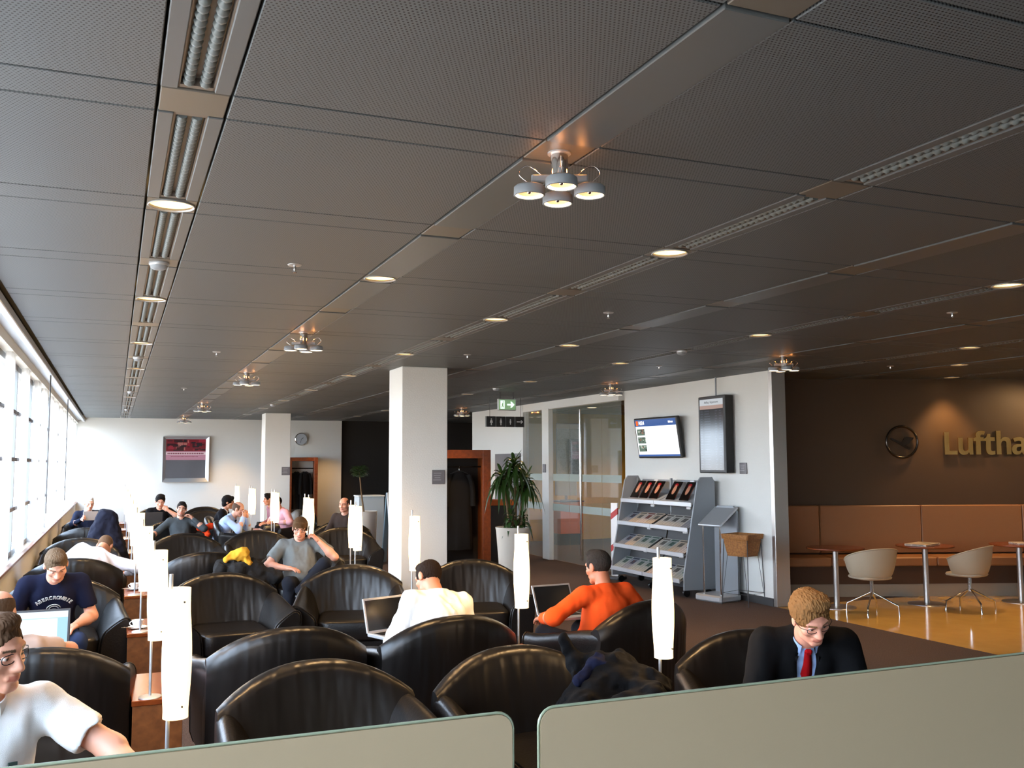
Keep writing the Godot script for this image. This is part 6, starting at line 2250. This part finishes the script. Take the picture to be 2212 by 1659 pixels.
# ---------------------------------------------------------------- things lying about
func heap(called: String, label: String, category: String, at: Vector3, turn: float, m: Material, cell: float, fold: float, parts: Array) -> Node3D:
	var f := Field.new()
	f.k = 0.05
	f.nz = noise
	f.amp = fold
	f.freq = 8.0
	for q in parts:
		if q.size() == 4:
			f.bone(q[0], q[1], q[2], q[3])
		else:
			f.ball(q[0], q[1])
	var o := obj(called, f.nets(cell), m)
	o.position = at
	o.rotation_degrees.y = turn
	meta(o, label, category)
	return o

func build_small() -> void:
	# backpack and jacket over the chair arm
	var bag := thing("backpack", "large black backpack slumped over the armchair's arm and seat", "backpack", Vector3(2.30, 0.0, -4.16), 0)
	var f := Field.new()
	f.k = 0.06
	f.nz = noise
	f.amp = 0.03
	f.freq = 8.0
	f.bone(Vector3(-0.34, 0.58, 0.16), Vector3(-0.02, 0.76, -0.02), 0.09, 0.13)
	f.bone(Vector3(-0.02, 0.76, -0.02), Vector3(0.14, 0.66, -0.20), 0.13, 0.10)
	f.bone(Vector3(-0.24, 0.60, 0.22), Vector3(0.02, 0.70, 0.26), 0.10, 0.10)
	f.bone(Vector3(-0.16, 0.62, -0.10), Vector3(0.10, 0.72, 0.12), 0.12, 0.11)
	f.bone(Vector3(-0.14, 0.80, -0.14), Vector3(-0.20, 0.95, -0.18), 0.06, 0.022)
	f.bone(Vector3(0.12, 0.62, 0.10), Vector3(0.16, 0.40, 0.16), 0.09, 0.07)
	obj("body", f.nets(0.012), cloth(Color(0.024, 0.024, 0.03)), bag)
	var li := Field.new()
	li.k = 0.03
	li.nz = noise
	li.amp = 0.018
	li.freq = 14.0
	li.bone(Vector3(-0.22, 0.78, 0.02), Vector3(-0.10, 0.86, -0.02), 0.03, 0.035)
	li.bone(Vector3(-0.12, 0.85, 0.0), Vector3(-0.05, 0.84, 0.04), 0.035, 0.02)
	obj("lining", li.nets(0.01), cloth(Color(0.055, 0.07, 0.15)), bag)
	obj("strap", MB.new().tube(smooth_line([Vector3(-0.30, 0.66, 0.20), Vector3(-0.36, 0.60, 0.26), Vector3(-0.40, 0.50, 0.27), Vector3(-0.30, 0.48, 0.26)]), 0.014, 8), cloth(Color(0.024, 0.024, 0.03)), bag)
	# coat piled by the window
	heap("draped_coat", "dark blue-grey coat draped in a tall heap over the window armchair", "coat", Vector3(-0.10, 0, -14.0), 0, cloth(Color(0.115, 0.12, 0.17)), 0.025, 0.03, [[Vector3(-0.03, 1.16, 0), Vector3(0.05, 1.14, 0), 0.07, 0.08], [Vector3(-0.02, 1.08, 0), Vector3(-0.16, 0.45, 0.05), 0.11, 0.22], [Vector3(0.04, 1.08, 0), Vector3(0.16, 0.40, 0.05), 0.11, 0.20], [Vector3(0.0, 0.50, 0), Vector3(0.0, 0.25, 0), 0.22, 0.22], [Vector3(-0.12, 0.4, 0.0), Vector3(-0.18, 0.1, 0.1), 0.12, 0.10], [Vector3(0.1, 0.4, 0.0), Vector3(0.08, 0.1, 0.1), 0.12, 0.10]])
	# jacket with yellow cloth on the third row
	heap("black_jacket", "black jacket thrown over the armchair back beneath the yellow cloth", "jacket", Vector3(1.26, -0.12, -10.80), 0, mats.coat_black, 0.02, 0.03, [[Vector3(-0.18, 0.84, 0), Vector3(0.15, 0.80, 0), 0.07, 0.10], [Vector3(0.0, 0.80, 0.10), Vector3(0.08, 0.45, 0.16), 0.10, 0.12], [Vector3(0.15, 0.78, 0.06), Vector3(0.28, 0.50, 0.16), 0.10, 0.11], [Vector3(-0.18, 0.80, 0.08), Vector3(-0.24, 0.55, 0.14), 0.07, 0.08], [Vector3(0.12, 0.82, 0.02), Vector3(0.40, 0.70, 0.10), 0.09, 0.08]])
	heap("yellow_cloth", "crumpled yellow cloth lying on the black jacket", "cloth", Vector3(1.27, -0.10, -10.74), 0, cloth(Color(0.84, 0.62, 0.20)), 0.012, 0.035, [[Vector3(-0.12, 0.90, 0.0), Vector3(0.04, 0.95, 0), 0.035, 0.06], [Vector3(0.04, 0.95, 0), Vector3(0.10, 0.86, 0.05), 0.06, 0.045]])
	heap("orange_scarf", "orange garment lying over the arm beside the bald man's armchair", "garment", Vector3(1.42, 0.05, -16.9), 0, cloth(Color(0.85, 0.25, 0.10)), 0.018, 0.02, [[Vector3(-0.08, 0.69, 0.0), Vector3(0.14, 0.72, 0), 0.05, 0.06], [Vector3(0.02, 0.66, 0.05), Vector3(0.05, 0.60, 0.16), 0.05, 0.05]])
	# dark bag by the window behind the balding man
	heap("dark_bag", "black bag standing on the window sill beside the navy T-shirt man", "bag", Vector3(-0.74, 0.62, -7.35), 0, mat("bag_cloth", Color(0.045, 0.045, 0.052), 0.75), 0.018, 0.02, [[Vector3(-0.02, 0.12, -0.12), Vector3(-0.02, 0.12, 0.12), 0.11, 0.11], [Vector3(-0.02, 0.24, -0.10), Vector3(-0.02, 0.24, 0.10), 0.09, 0.09]])
	# cups and glasses on the side tables
	var cupm := MB.new().lathe([Vector2(0.018, 0.0), Vector2(0.030, 0.012), Vector2(0.042, 0.05), Vector2(0.044, 0.062), Vector2(0.041, 0.062), Vector2(0.036, 0.045), Vector2(0.0, 0.014)], 20, Transform3D.IDENTITY, true, false)
	for q in [[Vector3(0.20, 0.535, -8.12), "white coffee cup with a spoon on the side table beside the navy T-shirt man"], [Vector3(0.22, 0.535, -10.62), "white coffee cup on the side table beside the bent man in the white shirt"]]:
		var c := thing("coffee_cup", q[1], "cup", q[0], 0, "coffee cups on the side tables")
		obj("saucer", MB.new().lathe([Vector2(0.03, 0.0), Vector2(0.075, 0.012), Vector2(0.073, 0.016), Vector2(0.0, 0.006)], 24, Transform3D.IDENTITY, true, false), mats.ceramic, c)
		obj("cup", MB.new().add(cupm, Transform3D(Basis.IDENTITY, Vector3(0, 0.006, 0))), mats.ceramic, c)
		var hl := []
		for k in 9:
			var a := -PI / 2 + PI * k / 8.0
			hl.append(Vector3(-0.038 - 0.020 * cos(a), 0.042 + 0.017 * sin(a), 0))
		obj("handle", MB.new().tube(hl, 0.004, 6), mats.ceramic, c)
		obj("spoon", MB.new().tube([Vector3(-0.03, 0.018, 0.05), Vector3(-0.12, 0.024, 0.06)], [0.007, 0.003], 6), mats.chrome, c)
	var glass := mat("tumbler", Color(0.9, 0.95, 0.95, 0.12), 0.03)
	glass.transparency = BaseMaterial3D.TRANSPARENCY_ALPHA
	var g := obj("water_glass", MB.new().lathe([Vector2(0.028, 0.0), Vector2(0.034, 0.10), Vector2(0.031, 0.10), Vector2(0.026, 0.008)], 18, Transform3D.IDENTITY, true, false), glass)
	g.position = Vector3(2.66, 0.536, -8.70)
	meta(g, "clear water glass on the small side table before the man on the phone", "glass")
	var nl := obj("newspaper_on_floor", MB.new().cbox(Vector3.ZERO, Vector3(0.34, 0.02, 0.24), 0.004), mats.paper)
	nl.transform = Transform3D(Basis(Vector3.UP, 0.3), Vector3(5.98, 0.011, -10.05))
	meta(nl, "white folded paper lying on the brown carpet near the magazine rack", "paper")

func _ready() -> void:
	# camera
	var cam := Camera3D.new()
	cam.name = "camera"
	add_child(cam)
	cam.position = EYE
	cam.rotation = Vector3(0.083707, -0.396928, -0.003865)
	cam.fov = rad_to_deg(2.0 * atan(829.5 / 2040.0))
	cam.near = 0.05
	cam.far = 200.0
	cam.current = true
	# overcast sky
	var we := WorldEnvironment.new()
	we.name = "sky"
	add_child(we)
	var env := Environment.new()
	var sm := ProceduralSkyMaterial.new()
	sm.sky_top_color = Color(0.78, 0.88, 1.0)
	sm.sky_horizon_color = Color(0.88, 0.94, 1.0)
	sm.ground_horizon_color = Color(0.80, 0.80, 0.80)
	sm.ground_bottom_color = Color(0.55, 0.55, 0.54)
	var sky := Sky.new()
	sky.sky_material = sm
	env.background_mode = Environment.BG_SKY
	env.sky = sky
	env.background_energy_multiplier = 22.0
	env.tonemap_mode = Environment.TONE_MAPPER_LINEAR
	env.tonemap_exposure = 1.12
	env.sdfgi_enabled = true
	env.ssao_enabled = true
	env.ssil_enabled = true
	we.environment = env
	make_materials()
	# the setting
	build_shell()
	build_ceiling()
	build_curtains()
	# lamps
	build_downlights()
	build_clusters()
	build_detectors()
	# furniture
	build_seating()
	build_screens()
	build_news_wall()
	build_bistro()
	build_partition()
	build_far()
	build_plants()
	build_people()
	build_small()
